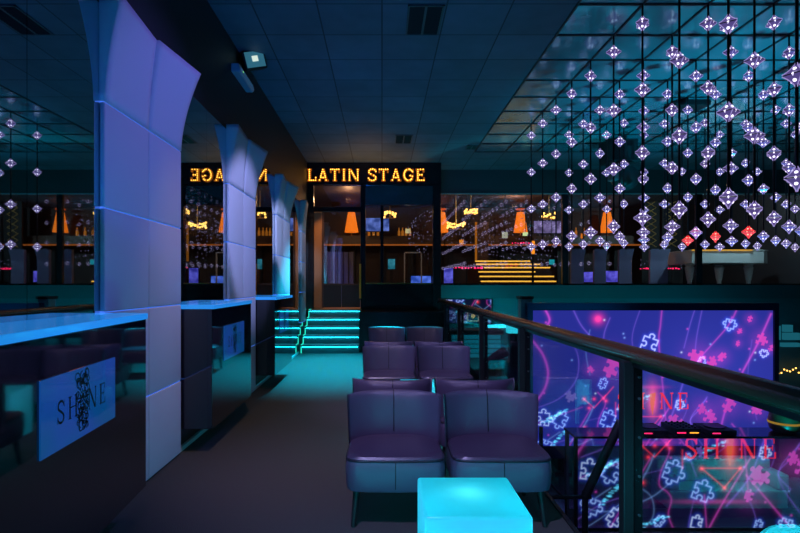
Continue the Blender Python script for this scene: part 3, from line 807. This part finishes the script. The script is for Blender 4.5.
MB().tube([(-.17,0,.2),(-.12,0,.33),(0,0,.37),(.12,0,.33),(.17,0,.2)], .012, 8).build('handle', M_black, r, smooth=True)

# tilted boom stand and floor truss by the railing, on the lower floor
bd = 5.2
r = thing('boom_stand', 'black tilted boom on a low truss behind the railing post', 'stand', (wx(585,bd), bd, LZ))
z1 = wz(497,bd)-LZ; z2 = wz(421,bd)-LZ
MB().tube([(0,0,z1),(wx(621,bd)-wx(585,bd),0,z2)], .042, 12).build('boom', M_black, r, smooth='auto')
MB().tube([(0,0,0),(0,0,z1+.06)], .03, 10).build('pole', M_black, r, smooth='auto')
MB().tube([(-.42,0,z1),(.06,0,z1)], .022, 8).build('cross_bar', M_steel, r)
e = MB()
for a, b_ in (((545,497),(580,535)), ((550,484),(566,500)), ((566,497),(566,545)), ((545,497),(545,545))):
    e.tube([(wx(a[0],bd)-wx(585,bd), 0, wz(a[1],bd)-LZ), (wx(b_[0],bd)-wx(585,bd), 0, wz(b_[1],bd)-LZ)], .013, 8)
e.build('truss_bars', M_steel, r)
MB().box(-.45,.15,-.25,.25,0,.03).build('base_plate', M_black, r)
MB().tube([(-.44,0,0),(-.44,0,wz(427,bd)-LZ)], .02, 8).build('mast', M_black, r)

# ------------------------------------------------------------------ lower level behind the railing
r = thing('service_bar', 'bar with teal lit ribbed front on the lower level behind the railing', 'bar counter', (wx(476,10.6), 10.6, LZ))
hw = .52; zt2 = wz(333,10.6)-LZ
MB().box(-hw, hw, 0, .5, 0, zt2-.03).build('body', mat('bar_body', (.02,.04,.05), .4), r)
e = MB()
for i in range(5): e.box(-hw+.02, hw-.02, -.012, 0, zt2-.50+i*.095, zt2-.42+i*.095)
e.build('lit_rib', emat('teal_glow', (.005,.24,.36), .8), r)
MB().box(-hw-.04, hw+.04, -.05, .55, zt2-.03, zt2+.06).build('bar_top', M_wood_dark, r, bevel=.008)
r = thing('teal_pillar', 'square teal lit pillar at the left edge of the big screen', 'pillar', (wx(525,9.2), 9.2, LZ))
MB().box(-.10,.10,-.1,.1,0,wz(299,9.2)-LZ).build('shaft', mat('pillar_paint', (.10,.30,.33), .5), r, bevel=.01)
MB().box(-.12,.12,-.12,.12,wz(299,9.2)-LZ,wz(299,9.2)-LZ+.05).build('capital', M_black, r)
r = thing('light_box', 'small glowing cyan box lamp on a dark pedestal below the handrail', 'lamp', (wx(514,9.8), 9.8, LZ))
zb = wz(333,9.8)-LZ
MB().box(-.13,.13,-.1,.1,zb,zb+.15).build('lamp_box', emat('cyan_box', (.03,.75,.95), 1.3), r, bevel=.01)
MB().box(-.10,.10,-.09,.09,0,zb).build('pedestal', M_black, r)
r = thing('stage_spotlight', 'black barrel spotlight tilted upward on a stand behind the railing', 'spotlight', (wx(497,8), 8.0, LZ))
zc = wz(357,8)-LZ
MB().tube([(-.15,0,zc-.09),(-.02,0,zc),(.14,0,zc+.10)], [.06,.075,.085], 16).build('barrel', M_black, r, smooth='auto')
MB().tube([(0,.02,0),(0,.02,zc)], .02, 8).build('stand', M_black, r)
MB().box(-.02,.02,-.11,.11,zc-.14,zc-.10).build('yoke', M_steel, r)
MB().lathe([(.22,0),(.22,.015),(.03,.03)], n=20).build('base', M_black, r)
r = thing('lantern', 'small square white framed lantern beyond the handrail', 'lantern', (wx(473,11.6), 11.6, LZ))
zc = wz(321,11.6)-LZ
e = MB()
for a, b_ in (((-.12,0),(.12,0)),((-.12,.22),(.12,.22)),((-.12,0),(-.12,.22)),((.12,0),(.12,.22))):
    e.tube([(a[0],0,zc+a[1]),(b_[0],0,zc+b_[1])], .012, 6)
e.build('frame', emat('lantern_white', (.75,.75,.65), .5), r)
MB().tube([(0,0,0),(0,0,zc)], .015, 8).build('post', M_black, r); MB().ball((0,0,zc+.11), .045, 8).build('bulb', emat('lantern_bulb', (1,.75,.35), .8), r)
# small LED wall beyond
pl = Pic((.004,.003,.03)); paint(pl, .9)
r = thing('small_led_wall', 'small LED screen with blue puzzle pieces under the gallery slab', 'screen', (0,0,LZ))
led_panel('picture', r, pl, -.98, -.40, led_mat('led_small', .8), 12.6, 1.04+.40-LZ, 2.1+1.4, -1.95, -.85)
MB().box(1.52, 2.68, 12.61, 12.75, .44-LZ, 1.055-LZ).build('housing', M_black, r)
# things right of the big screen
for i, (px0, px1, py0, py1) in enumerate(((776,781,326,340),(785,793,325,332),(785,800,333,340),(783,800,343,347))):
    dd = 12.68; e = MB().box(wx(px0,dd), wx(px1,dd), dd, dd+.1, wz(py1,dd), wz(py0,dd)).build('wall_light', emat('dim_teal', (.01,.12,.17), .8))
    tag(e, ('narrow upright teal wall light at the right edge of the big screen','small upper teal wall light right of the big screen','middle teal wall light right of the big screen','lowest thin teal wall light right of the big screen')[i], 'wall light', 'teal wall lights')
r = thing('string_lights', 'gold string of small lights right of the big screen', 'string lights', (wx(775,12.6), 12.6, wz(370,12.6)))
e = MB(); e.tube([(x*.08,0,-.02*math.sin(x*.8)) for x in range(12)], .006, 6); e.build('cable', M_black, r)
e = MB()
for x in range(14): e.ball((x*.07, -.02, random.uniform(-.08,.06)), .018, 6)
e.build('bulbs', M_gold_bulb, r)
# teal tubes added behind the screen to tint the mirrored ceiling
for i in range(5):
    x = 2.6 + i*1.45
    e = MB().tube([(x,BD+.052,.36),(x+1.1,BD+.052,.42)], .05, 10).build('added_tube', emat('teal_tube', (.03,.70,1.0), 2.6), smooth='auto')
    tag(e, 'added cyan tube light on the lower wall behind the big screen, %s from the left' % ('first','second','third','fourth','fifth')[i], 'tube light', 'added cyan tubes on the lower wall')

# ------------------------------------------------------------------ things hung from the ceiling
def vent(label, x0, x1, y0, y1):
    r = thing('ceiling_vent', label, 'vent', ((x0+x1)/2, (y0+y1)/2, CE-.002))
    hx, hy = (x1-x0)/2, (y1-y0)/2
    f = MB(); f.box(-hx,hx,-hy,-hy+.02,-.012,0); f.box(-hx,hx,hy-.02,hy,-.012,0); f.box(-hx,-hx+.02,-hy,hy,-.012,0); f.box(hx-.02,hx,-hy,hy,-.012,0); f.box(-.012,.012,-hy,hy,-.012,0)
    f.build('frame', mat('vent_frame', (.06,.07,.08), .5), r)
    f = MB(); nn = 14
    for i in range(nn):
        y = -hy+.03+(2*hy-.06)*i/nn; f.idx([(-hx+.02,y,-.002),(hx-.02,y,-.002),(hx-.02,y+.02,-.012),(-hx+.02,y+.02,-.012)], [(0,1,2,3)])
    f.build('louvre', M_black, r)
    MB().box(-hx+.02,hx-.02,-hy+.02,hy-.02,-.0015,0).build('duct', mat('duct_black', (.002,.002,.003), .9), r)
vent('large dark louvred ceiling vent near the top of the picture', .26, .63, 5.19, 5.81)
vent('small ceiling vent in front of the lit sign', .25, .58, 9.72, 10.3)
vent('dark ceiling vent at the corner of the mirrored ceiling', 1.72, 1.94, 10.45, 10.75)
r = thing('flood_light', 'small black floodlight mounted high on the left wall', 'floodlight', (WL-.02, 6.35, 4.0))
r.scale = (1.3,1.3,1.3)
ho = MB(); ho.box(-.11,.11,-.05,.05,-.085,.085)
ho = ho.build('housing', M_black, r, bevel=.015, loc=(.12,-.02,0.10), rot=(math.radians(10), math.radians(-18), math.radians(28)))
MB().box(-.09,.09,-.054,-.050,-.068,.068).build('lens', mat('flood_glass', (.12,.28,.33), .15, emit=(.05,.22,.28), estr=.5), ho)
MB().box(-.028,.028,-.058,-.054,-.018,.030).build('led_chip', emat('flood_led', (.75,.9,.8), .9), ho)
MB().tube([(-.02,0,.06),(.02,0,.10),(.06,0,.10)], .012, 8).build('bracket', M_black, r)
r = thing('emergency_light', 'slim pale emergency light unit on the wall under the floodlight', 'emergency light', (WL-.021, 6.25, 3.88))
MB().prism([(0,-.05),(.09,-.05),(.11,-.02),(.09,.05),(0,.05)], 'y', -.33, .33).build('case', mat('emergency_plastic', (.40,.50,.62), .3), r, bevel=.012, smooth='auto')
MB().box(.100,.106,-.29,.29,-.03,.015).build('diffuser', mat('emergency_diffuser', (.5,.6,.7), .2, emit=(.05,.16,.35), estr=.25), r)
MB().ball((.102,-.2,-.005), .010, 6).build('indicator', emat('green_led', (.3,1.0,.15), 2.0), r)
# hanging loudspeakers and a moving head
r = thing('hanging_loudspeaker', 'black loudspeaker cabinet hanging among the crystal strands', 'loudspeaker', (wx(618,10.2), 10.2, wz(164,10.2)))
hs = wz(130,10.2)-wz(164,10.2)
MB().prism([(-.28,0),(.28,0),(.30,hs),(-.30,hs)], 'y', -.22, .22).build('cabinet', M_black, r, bevel=.02)
MB().prism([(-.25,.03),(.25,.03),(.27,hs-.03),(-.27,hs-.03)], 'y', -.232, -.222).build('grille', mat('grille', (.02,.02,.022), .7), r)
MB().tube([(-.2,0,hs),(-.2,0,CE-wz(164,10.2))], .008, 6).build('cable', M_black, r); MB().tube([(.2,0,hs),(.2,0,CE-wz(164,10.2))], .008, 6).build('cable', M_black, r)
r = thing('moving_head_light', 'round black moving head lamp hanging under the loudspeaker', 'stage light', (wx(625,9.68), 9.68, wz(194,9.68)))
MB().ball((0,0,.30), .25, 16, .95).build('lamp_head', M_black, r, smooth=True)
MB().tube([(-.30,0,.28),(-.32,0,.62),(.32,0,.62),(.30,0,.28)], .03, 8).build('yoke', M_black, r)
MB().tube([(0,0,.62),(0,0,CE-wz(194,9.68))], .03, 12).build('clamp', M_black, r)
MB().box(-.34,-.20,-.22,-.02,.22,.40).build('side_panel', mat('side_panel', (.12,.07,.08), .5), r, bevel=.02)
r = thing('ceiling_projector', 'black box projector under the mirrored ceiling among the strands', 'projector', (wx(689,8.05), 8.05, wz(109,8.05)))
MB().prism([(-.32,.02),(-.20,.20),(.22,.20),(.22,0),(-.30,0)], 'y', -.2, .2).build('body', M_black, r, bevel=.015)
MB().tube([(0,0,.2),(0,0,CE-wz(109,8.05))], .03, 8).build('mount', M_black, r)

# ------------------------------------------------------------------ gallery beyond the window
BARZ = wz(236, 18.2)
def lamp_on_shelf(px, label, D=18.3):
    x = wx(px, D); zb = BARZ
    r = thing('shade_lamp', label, 'lamp', (x, D, zb), 'orange shaded lamps beyond the glass')
    MB().lathe([(.10,0),(.10,.02),(.02,.04)], n=16).build('base', M_wood_dark, r)
    MB().tube([(0,0,.03),(0,0,.22)], .014, 8).build('stem', M_gold, r)
    MB().lathe([(.245,.14),(.125,.84)], n=24).build('lamp_shade', mat('shade_orange', (.8,.25,.04), .7, emit=(1.0,.20,.01), estr=1.15), r, smooth='auto')
    MB().lathe([(.16,.93),(.16,.97)], n=20).build('cap_ring', mat('cap_orange', (.5,.12,.03), .5, emit=(1.0,.12,.01), estr=.5), r)
    MB().tube([(0,0,.84),(0,0,.94)], .012, 6).build('finial', M_gold, r)
lamp_on_shelf(351.5, 'orange shaded lamp behind the glass door')
lamp_on_shelf(441.5, 'orange shaded lamp at the left end of the gallery window')
lamp_on_shelf(520.5, 'orange shaded lamp above the gold striped steps')
lamp_on_shelf(607, 'orange shaded lamp behind the crystal strands')
def chandelier(px, py, w, h, D, label, n=12):
    x, z = wx(px,D), wz(py,D); sc = D/F; random.seed(int(px))
    r = thing('chandelier', label, 'chandelier', (x, D, z), 'gold chandeliers beyond the glass')
    MB().tube([(0,0,0),(0,0,CE-z)], .012, 6).build('rod', M_gold, r)
    MB().tube([(w*sc/2*math.cos(a),.1*math.sin(a),0) for a in [2*math.pi*i/16 for i in range(17)]], .008, 6, False).build('ring', M_gold, r)
    e = MB()
    for i in range(n):
        a = 2*math.pi*i/n; e.ball((w*sc/2*math.cos(a), .1*math.sin(a), random.uniform(.1,1)*h*sc*.5), .035, 6)
    e.build('bulbs', M_gold_bulb, r)
chandelier(390, 218, 11, 14, 15.5, 'gold chandelier behind the stage box window')
chandelier(549, 219, 13, 12, 15.5, 'gold chandelier in front of the violet gallery screen')
chandelier(456, 229, 17, 13, 16, 'wide gold chandelier at the left of the gallery window', 22)
chandelier(471, 214, 12, 9, 16, 'small high gold chandelier at the left of the gallery window', 18)
def screen(px0, px1, py0, py1, D, col, s, label, cat='screen'):
    r = thing('gallery_screen', label, cat, (wx((px0+px1)/2,D), D, wz(py1,D)), 'small screens beyond the glass')
    hx = (px1-px0)/2*D/F; h = (py1-py0)*D/F
    MB().box(-hx-.03,hx+.03,.01,.06,-.03,h+.03).build('housing', M_black, r)
    m = bpy.data.materials.new('video'); m.use_nodes = True; nt = m.node_tree; nt.nodes.clear()
    tc = nt.nodes.new('ShaderNodeTexCoord'); nz = nt.nodes.new('ShaderNodeTexNoise'); nz.inputs['Scale'].default_value = 4
    cr = nt.nodes.new('ShaderNodeValToRGB'); cr.color_ramp.elements[0].position = .38; cr.color_ramp.elements[1].position = .68
    cr.color_ramp.elements[0].color = (*[c*.35 for c in col],1); cr.color_ramp.elements[1].color = (*[min(1,c*1.1+.08) for c in col],1)
    e = nt.nodes.new('ShaderNodeEmission'); e.inputs[1].default_value = s; o = nt.nodes.new('ShaderNodeOutputMaterial')
    nt.links.new(tc.outputs['Object'], nz.inputs['Vector']); nt.links.new(nz.outputs[0], cr.inputs[0]); nt.links.new(cr.outputs[0], e.inputs[0]); nt.links.new(e.outputs[0], o.inputs[0])
    MB().box(-hx,hx,0,.01,0,h).build('display', m, r)
    MB().tube([(0,.05,h),(0,.05,CE-wz(py1,D))], .015, 6).build('mount', M_black, r) if py1 < 240 else MB().box(-.04,.04,.02,.06,(.83 if px1 < 440 else 1.385)-wz(py1,D),0).build('mount', M_black, r)
screen(366, 389, 218, 231, 17.5, (.12,.22,.85), 1.0, 'blue television behind the stage box window')
screen(534, 561, 221, 233, 17.2, (.40,.30,.75), .75, 'violet television behind the gallery chandelier')
screen(581, 594, 272, 282, 16.0, (.10,.08,.95), 1.3, 'small blue screen between pale gallery columns, left one')
screen(606, 620, 271, 282, 16.0, (.10,.08,.95), 1.3, 'small blue screen between pale gallery columns, right one')
screen(444, 453, 268, 283, 14.5, (.10,.10,.9), 1.3, 'low blue screen at the left end of the gallery window')
screen(411, 431, 276, 283, 14.5, (.05,.16,1.0), 1.5, 'low bright blue screen added as a reflection at the right of the stage box window')  # glowing screen added in place of the blue reflection on the glass
screen(388, 395, 259, 269, 15.5, (.02,.45,.62), .7, 'small teal screen low behind the stage box window')
# gold striped steps
D = 15.2
r = thing('lit_steps', 'broad dark steps with gold light strips behind the gallery window', 'steps', (wx(518,D), D, 1.385))
hx = (556-480)/2*D/F; e = MB(); l = MB()
for i, py in enumerate((280.5,275.5,270.7,266.2,262.5,259)):
    z = wz(py,D)-1.385; e.box(-hx,hx,.18*i,2.2,0 if i == 0 else zprev,z-.0); zprev = z
    l.box(-hx+.02,hx-(.0 if i in (1,3) else .25*((i*7)%3)),.18*i-.02,.18*i-.002,z-.045,z-.005)
e.build('step_body', M_wood_dark, r); l.build('light_strip', M_gold_led, r)
for px, y0_, y1_, lab in ((630,252,283,'tall orange light bar between the pale gallery columns'), (533,241,254,'short orange light bar above the gold striped steps')):
    D = 15.0; e = MB().box(wx(px,D)-.045, wx(px,D)+.045, D-.03, D+.03, wz(y1_,D), wz(y0_,D)).build('light_bar', emat('orange_bar', (1.0,.30,.02), 1.5), bevel=.01); tag(e, lab, 'light bar', 'orange light bars')
    MB().box(wx(px,D)-.03, wx(px,D)+.03, D+.005, D+.028, 1.385, wz(y1_,D)+.02).build('mounting_post', M_black, e)
def pale_column(px0, px1, py0, D, label, grp):
    hx = (px1-px0)/2*D/F; zb = .83 if px1 < 440 else 1.385; h = wz(py0,D)-zb
    r = thing('pale_column', label, 'column', (wx((px0+px1)/2,D), D, zb), grp)
    mb = MB()
    for s_ in (-1,1):
        for a, b_ in ((0,.33),(.335,.66),(.665,1)):
            def fn(u, v, s_=s_, a=a, b_=b_):
                t = a+(b_-a)*v; return ((s_*hx/2)+(u-.5)*hx*.97 + s_*.22*hx*max(0,t-.66)**1.4*3*u, -.10*max(0,t-.66)**1.5*4, t*h)
            mb.grid(fn, 3, 6)
    mb.box(-hx*.9,hx*.9,.02,.12,0,h*.98)
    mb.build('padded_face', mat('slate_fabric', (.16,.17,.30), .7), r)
for i, (a, b_) in enumerate(((571,584),(594,606),(619,632),(650,668))):  # columns added in place of wall panels mirrored in the window
    pale_column(a, b_, 249, 14.6, 'pale padded column added as a panel reflection in the gallery window, %s from the left' % ('first','second','third','fourth')[i], 'columns added as panel reflections')
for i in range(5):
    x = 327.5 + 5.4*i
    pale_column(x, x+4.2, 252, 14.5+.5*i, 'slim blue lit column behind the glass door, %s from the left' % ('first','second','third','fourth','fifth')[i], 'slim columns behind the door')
# lattice panels
for i, px in enumerate((651, 671.5)):
    D = 17.6; r = thing('lattice_panel', 'dark panel with gold diamond lattice, %s of the pair behind the crystals' % ('left','right')[i], 'panel', (wx(px,D), D, 1.385), 'gold lattice panels')
    hx = .30; z0, z1 = wz(247,D)-1.385, wz(201,D)-1.385
    MB().box(-hx,hx,.02,.08,0,z1).build('board', M_black, r)
    e = MB(); nn = 7
    for k in range(nn):
        za, zb_ = z0+(z1-z0)*k/nn, z0+(z1-z0)*(k+1)/nn
        e.tube([(-hx*.6,0,za),(hx*.6,0,zb_)], .014, 6); e.tube([(hx*.6,0,za),(-hx*.6,0,zb_)], .014, 6)
    e.build('lattice', mat('lattice_gold', (.8,.5,.15), .35, .5), r)
# white grand piano with turned legs
D = 14.2
r = thing('grand_piano', 'white grand piano with turned legs behind the gallery window', 'piano', (wx(684,D), D, 1.385))
W = (765-684)*D/F; zb, ztp = wz(264,D)-1.385, wz(250.5,D)-1.385
out = [(0,-.35),(1.55,-.35),(W-.25,-.30),(W,-.1),(W-.05,.25),(W*.72,.45),(W*.45,.75),(.35,1.0),(0,1.0)]
MB().prism(out, 'z', zb, ztp-.03).build('case', M_white, r, bevel=.02)
MB().prism([(x*1.01,y*1.02) for x, y in out], 'z', ztp-.03, ztp).build('lid', M_white, r, bevel=.008)
MB().box(0, (743-684)*D/F, -.375, -.355, ztp-.022, ztp-.002).build('gold_edge', M_gold_led, r)
MB().box(.55,1.35,-.40,-.2,zb-.05,zb+.02).build('pedal_lyre', M_black, r, bevel=.02)
for px, yy in ((689.5,0),(715.5,-.15),(748.5,0)):
    x = wx(px,D)-wx(684,D)
    MB().lathe([(.05,0),(.06,.03),(.05,.07),(.075,.16),(.11,zb-.15),(.12,zb-.10),(.09,zb-.06),(.13,zb)], (x,yy,0), 16).build('leg', M_white, r, smooth='auto')
# wooden door, small signs, red light lines, counter band
D = 17.6; r = thing('wooden_panel', 'amber lit wooden panel behind the left gallery window', 'panel', (wx(482,D), D, 1.385))
MB().box(-.22,.22,0,.06,0,wz(222,D)-1.385).build('board', M_wood_dark, r); MB().box(-.24,-.17,-.02,.0,0,wz(222,D)-1.385).build('amber_edge', emat('amber_edge', (.8,.25,.02), .5), r)
for px, py, w_, h_, col, s_, lab in ((461.5,242,4,4.5,(1,.32,.03),1.0,'small square orange sign at the left of the gallery window'), (505,235,5.5,6,(.8,.8,.6),.6,'small pale sign left of the gallery lamp'),
        (525.5,234,5,3.5,(.8,1.0,.45),1.1,'small bright greenish sign under the gallery lamp'), (552,262,5,5,(.02,.5,.6),.7,'small cyan sign above the gold striped steps'), (408,231,5,4.5,(.9,.75,.35),.8,'small warm sign beside the stage box window post'),
        (582,236,2,5,(1.0,.25,.02),.8,'tiny orange sign behind the crystal strands')):
    D = 14.8; sc = D/F
    r = thing('lit_sign', lab, 'sign', (wx(px,D), D, wz(py,D)), 'small lit signs')
    MB().box(-w_*sc/2, w_*sc/2, 0, .03, -h_*sc/2, h_*sc/2).build('face', emat('sign_%d' % int(px), col, s_), r)
    MB().tube([(0,.02,h_*sc/2),(0,.02,CE-wz(py,D))], .008, 6).build('hanger', M_black, r)
for px0, px1, py, D, lab in ((449,484,268.3,15.0,'pink red light line left of the gold striped steps'), (640,660,269,16.8,'short red light line left of the piano'), (664,682,269,16.8,'short red light line just beside the piano leg'), (512,532,243.5,17.6,'red light line under the gallery lamp shelf')):
    r = thing('light_line', lab, 'string lights', (wx(px0,D), D, wz(py,D)), 'red light lines in the gallery'); random.seed(int(px0)); e = MB(); L = (px1-px0)*D/F
    for i in range(int(L/.09)): e.box(i*.09, i*.09+random.uniform(.03,.08), -.02, 0, random.uniform(-.02,.01), random.uniform(.02,.05))
    e.build('bulbs', M_red_led, r); MB().box(0, L, 0, .03, -.03, .05).build('rail', M_black, r)
    MB().box(L/2-.02,L/2+.02,0,.03,1.385-wz(py,D),-.03).build('support', M_black, r)
D = 18.5
for x0, x1, lab in ((wx(320,D), wx(443,D), 'long dark bar shelf behind the stage box'), (wx(444,D), wx(680,D), 'long dark bar shelf behind the gallery window')):
    r = thing('back_bar', lab, 'shelf', ((x0+x1)/2, D, 0), 'long bar shelves'); hx = (x1-x0)/2
    MB().box(-hx,hx,-.4,.48,wz(245,D),BARZ).build('top', M_wood_dark, r)
    e = MB()
    for i in range(5): e.box(-hx+2*(hx-.1)*i/4, -hx+.2+2*(hx-.1)*i/4, .2, .4, .83 if x0 < 1 else 1.385, wz(245,D))
    e.build('support', M_black, r); MB().box(-hx,hx,-.42,-.40,wz(246.5,D),wz(245,D)).build('lit_edge', emat('amber_line', (.8,.2,.03), .45), r)
random.seed(9)
for i in range(10):
    px = (369,373.5,378,399,402.5,406,410,576,584,592)[i]
    D = 18.62; e = MB().lathe([(.04,0),(.045,.02),(.045,.20),(.018,.26),(.018,.34)], (0,0,0), 10).build('bottle', mat('amber_bottle', (.6,.25,.05), .1, emit=(.9,.30,.03), estr=.35), smooth='auto', loc=(wx(px,D), D, BARZ))
    tag(e, ('small amber bottle on the bar shelf behind the stage box window, %s from the left' % ('first','second','third','fourth','fifth','sixth','seventh')[i]) if i < 7 else 'small amber bottle on the gallery bar shelf behind the crystals, %s from the left' % ('first','second','third')[i-7], 'bottle', 'bottles on the bar shelf')
for px0, px1, ya, yb, D, n, lab in ((446,558,198,268,13.5,330,'countless tiny lavender dots added as crystal reflections in the left gallery window'), (408,434,206,262,13.2,110,'small spread of tiny violet dots added as crystal reflections at the right of the stage box window'), (640,690,254,272,15.5,40,'low swag of tiny white dots added as crystal reflections left of the piano')):
    random.seed(n); e = MB(); k = 0  # glowing dots added to stand in for crystals mirrored in the glass
    while k < n:
        t = random.random(); row = random.randint(0, 13)
        px = px0+(px1-px0)*t; py = ya+(yb-ya)*((row/13-.5)*(.35+.65*t)+.5)+random.uniform(-.5,.5)
        dd = D+random.uniform(-.15,.15); e.ball((wx(px,dd), dd, wz(py,dd)), random.uniform(.006,.013), 3, 1.7); k += 1
    e.m(1)
    for i in range(8):
        px = px0+(px1-px0)*(i+.5)/8; e.tube([(wx(px,D),D,wz((ya+yb)/2,D)),(wx(px,D),D,CE)], .002, 4)
    o = e.build('crystal_reflections', [emat('reflection_white', (.62,.55,1.0), .36), M_black]); tag(o, lab, 'fairy lights', kind='stuff')
D = 14.0                                                           # white outlined box frame behind the window
r = thing('display_frame', 'white edged display frame standing behind the stage box window', 'frame', (wx(404,D), D, .83)); W = (422-404)*D/F; H = wz(252,D)-.83
for a in ((0,.03,0,H),(W-.03,W,0,H),(0,W,H-.03,H)): MB().box(a[0],a[1],0,.04,a[2],a[3]).build('bar', M_white, r)

# ------------------------------------------------------------------ lights
def spot(name, loc, aim, e, col, angle, blend=.5, size=.05):
    L = bpy.data.lights.new(name, 'SPOT'); L.energy = e; L.color = col; L.spot_size = math.radians(angle); L.spot_blend = blend; L.shadow_soft_size = size
    o = bpy.data.objects.new(name, L); COL.objects.link(o); o.location = loc
    o.rotation_euler = (Vector(aim)-Vector(loc)).to_track_quat('-Z','Y').to_euler(); return o
def point(name, loc, e, col, size=.08):
    L = bpy.data.lights.new(name, 'POINT'); L.energy = e; L.color = col; L.shadow_soft_size = size
    o = bpy.data.objects.new(name, L); COL.objects.link(o); o.location = loc; return o
VI = (.30,.27,1.0)
spot('panel_spot', (1.2, 4.3, 3.9), (-1.7, 3.9, 1.9), 200, (.215,.20,1.0), 62, .7)
spot('panel_spot', (1.2, 4.45, 4.1), (-1.7, 6.4, 2.0), 640, (.38,.42,1.0), 26, .5)
spot('panel_spot', (1.1, 4.4, 4.1), (-1.7, 9.0, 2.0), 1300, (.42,.52,1.0), 14, .5)
spot('panel_spot', (1.0, 4.4, 4.1), (-1.7, 11.3, 2.0), 900, (.42,.56,1.0), 9, .5)
spot('blue_uplight', (-.8, 1.0, .3), (-.3, 6.3, 4.2), 190, (.015,.17,1.0), 62, .9)
spot('blue_uplight', (-.8, 5.2, .05), (-.2, 9.0, 4.2), 70, (.005,.16,1.0), 70, .9)
spot('chair_spot', (-.6, 1.2, 4.1), (.5, 3.4, .4), 520, (.50,.42,1.0), 55, .8)
spot('chair_spot', (-.6, 4.2, 4.1), (.5, 6.3, .4), 330, (.50,.42,1.0), 45, .8)
spot('chair_spot', (-.4, 4.4, 4.1), (.4, 8.6, .4), 240, (.75,.55,.8), 24, .8)
spot('aisle_spot', (-.6, 3.5, 4.1), (-.8, 5.0, 0), 150, (1.0,.72,.55), 60, .9)
spot('teal_uplight', (5.2, 5.8, LZ+.1), (5.3, 7.6, 4.2), 2100, (.0,.58,.92), 64, .9)
spot('teal_uplight', (3.2, 7.8, LZ+.1), (3.4, 12.0, 4.2), 1000, (.0,.70,.80), 50, .9)
spot('beam_wash', (6.0, 9.8, .2), (5.5, 12.7, 1.4), 60, (.0,.7,.85), 120, .9)
point('low_wash', (2.3, 11.6, .3), 60, (.0,.75,.9)); point('low_wash', (7.5, 11.5, -.3), 30, (.0,.6,.9))
point('booth_glow', (5.3, 7.2, LZ+1.0), 16, (.0,.85,.85)); 
point('stage_lamp', (-1.35, 12.6, 3.95), 80, (1.0,.55,.25)); point('stage_lamp', (-1.0, 15.5, 3.9), 35, (1.0,.5,.22)); point('gallery_lamp', (4.2, 16.5, 3.9), 45, (1.0,.50,.25)); point('gallery_lamp', (9.2, 13.3, 3.9), 190, (.55,.9,1.0))
spot('gallery_columns', (5.5, 13.2, 4.0), (6.2, 14.8, 1.5), 22, (.3,.3,1.0), 80, .8); spot('door_columns', (-.6, 13.0, 3.9), (-1.2, 15, 1.5), 130, (.12,.22,1.0), 50, .8)
spot('sign_glow', (-.3, 11.3, 3.2), (-.3, 11.1, 4.2), 15, (1.0,.48,.12), 130, .9)

spot('door_spot', (-1.0, 11.1, 3.9), (-1.35, 12.0, 1.9), 110, (1.0,.50,.18), 44, .5)
spot('step_fill', (-.60, 10.3, 4.12), (-.72, 8.9, 0), 4300, (.0,.66,1.0), 54, 1.0)  # added cyan fill, no lamp there; deepens the step glow on the floor
point('chair_fill', (-.12, 2.15, .28), 13, (.02,.75,1.0), .15); point('chair_fill', (.92, 2.1, .28), 13, (.02,.75,1.0), .15); point('chair_fill', (.42, 4.68, .36), 6.0, (.02,.8,1.0), .15)  # added teal fills that brighten the chair fronts
w = bpy.data.worlds.new('night'); S.world = w; w.use_nodes = True
w.node_tree.nodes['Background'].inputs[0].default_value = (.004,.010,.022,1); w.node_tree.nodes['Background'].inputs[1].default_value = .25

# ------------------------------------------------------------------ camera and view
cam = bpy.data.cameras.new('camera'); co = bpy.data.objects.new('camera', cam); COL.objects.link(co)
co.location = (0, 0, CZ); co.rotation_euler = (math.radians(90), 0, 0)
cam.sensor_fit = 'HORIZONTAL'; cam.sensor_width = 36; cam.lens = F/800*36
cam.shift_x = (400-PX)/800; cam.shift_y = (PY-266.5)/800; cam.clip_start = .05
S.camera = co
S.view_settings.view_transform = 'Standard'; S.view_settings.look = 'None'; S.view_settings.exposure = 0; S.view_settings.gamma = 1; S.view_settings.use_curve_mapping = False
S.cycles.max_bounces = 10; S.cycles.glossy_bounces = 6; S.cycles.transparent_max_bounces = 16; S.cycles.sample_clamp_indirect = 4
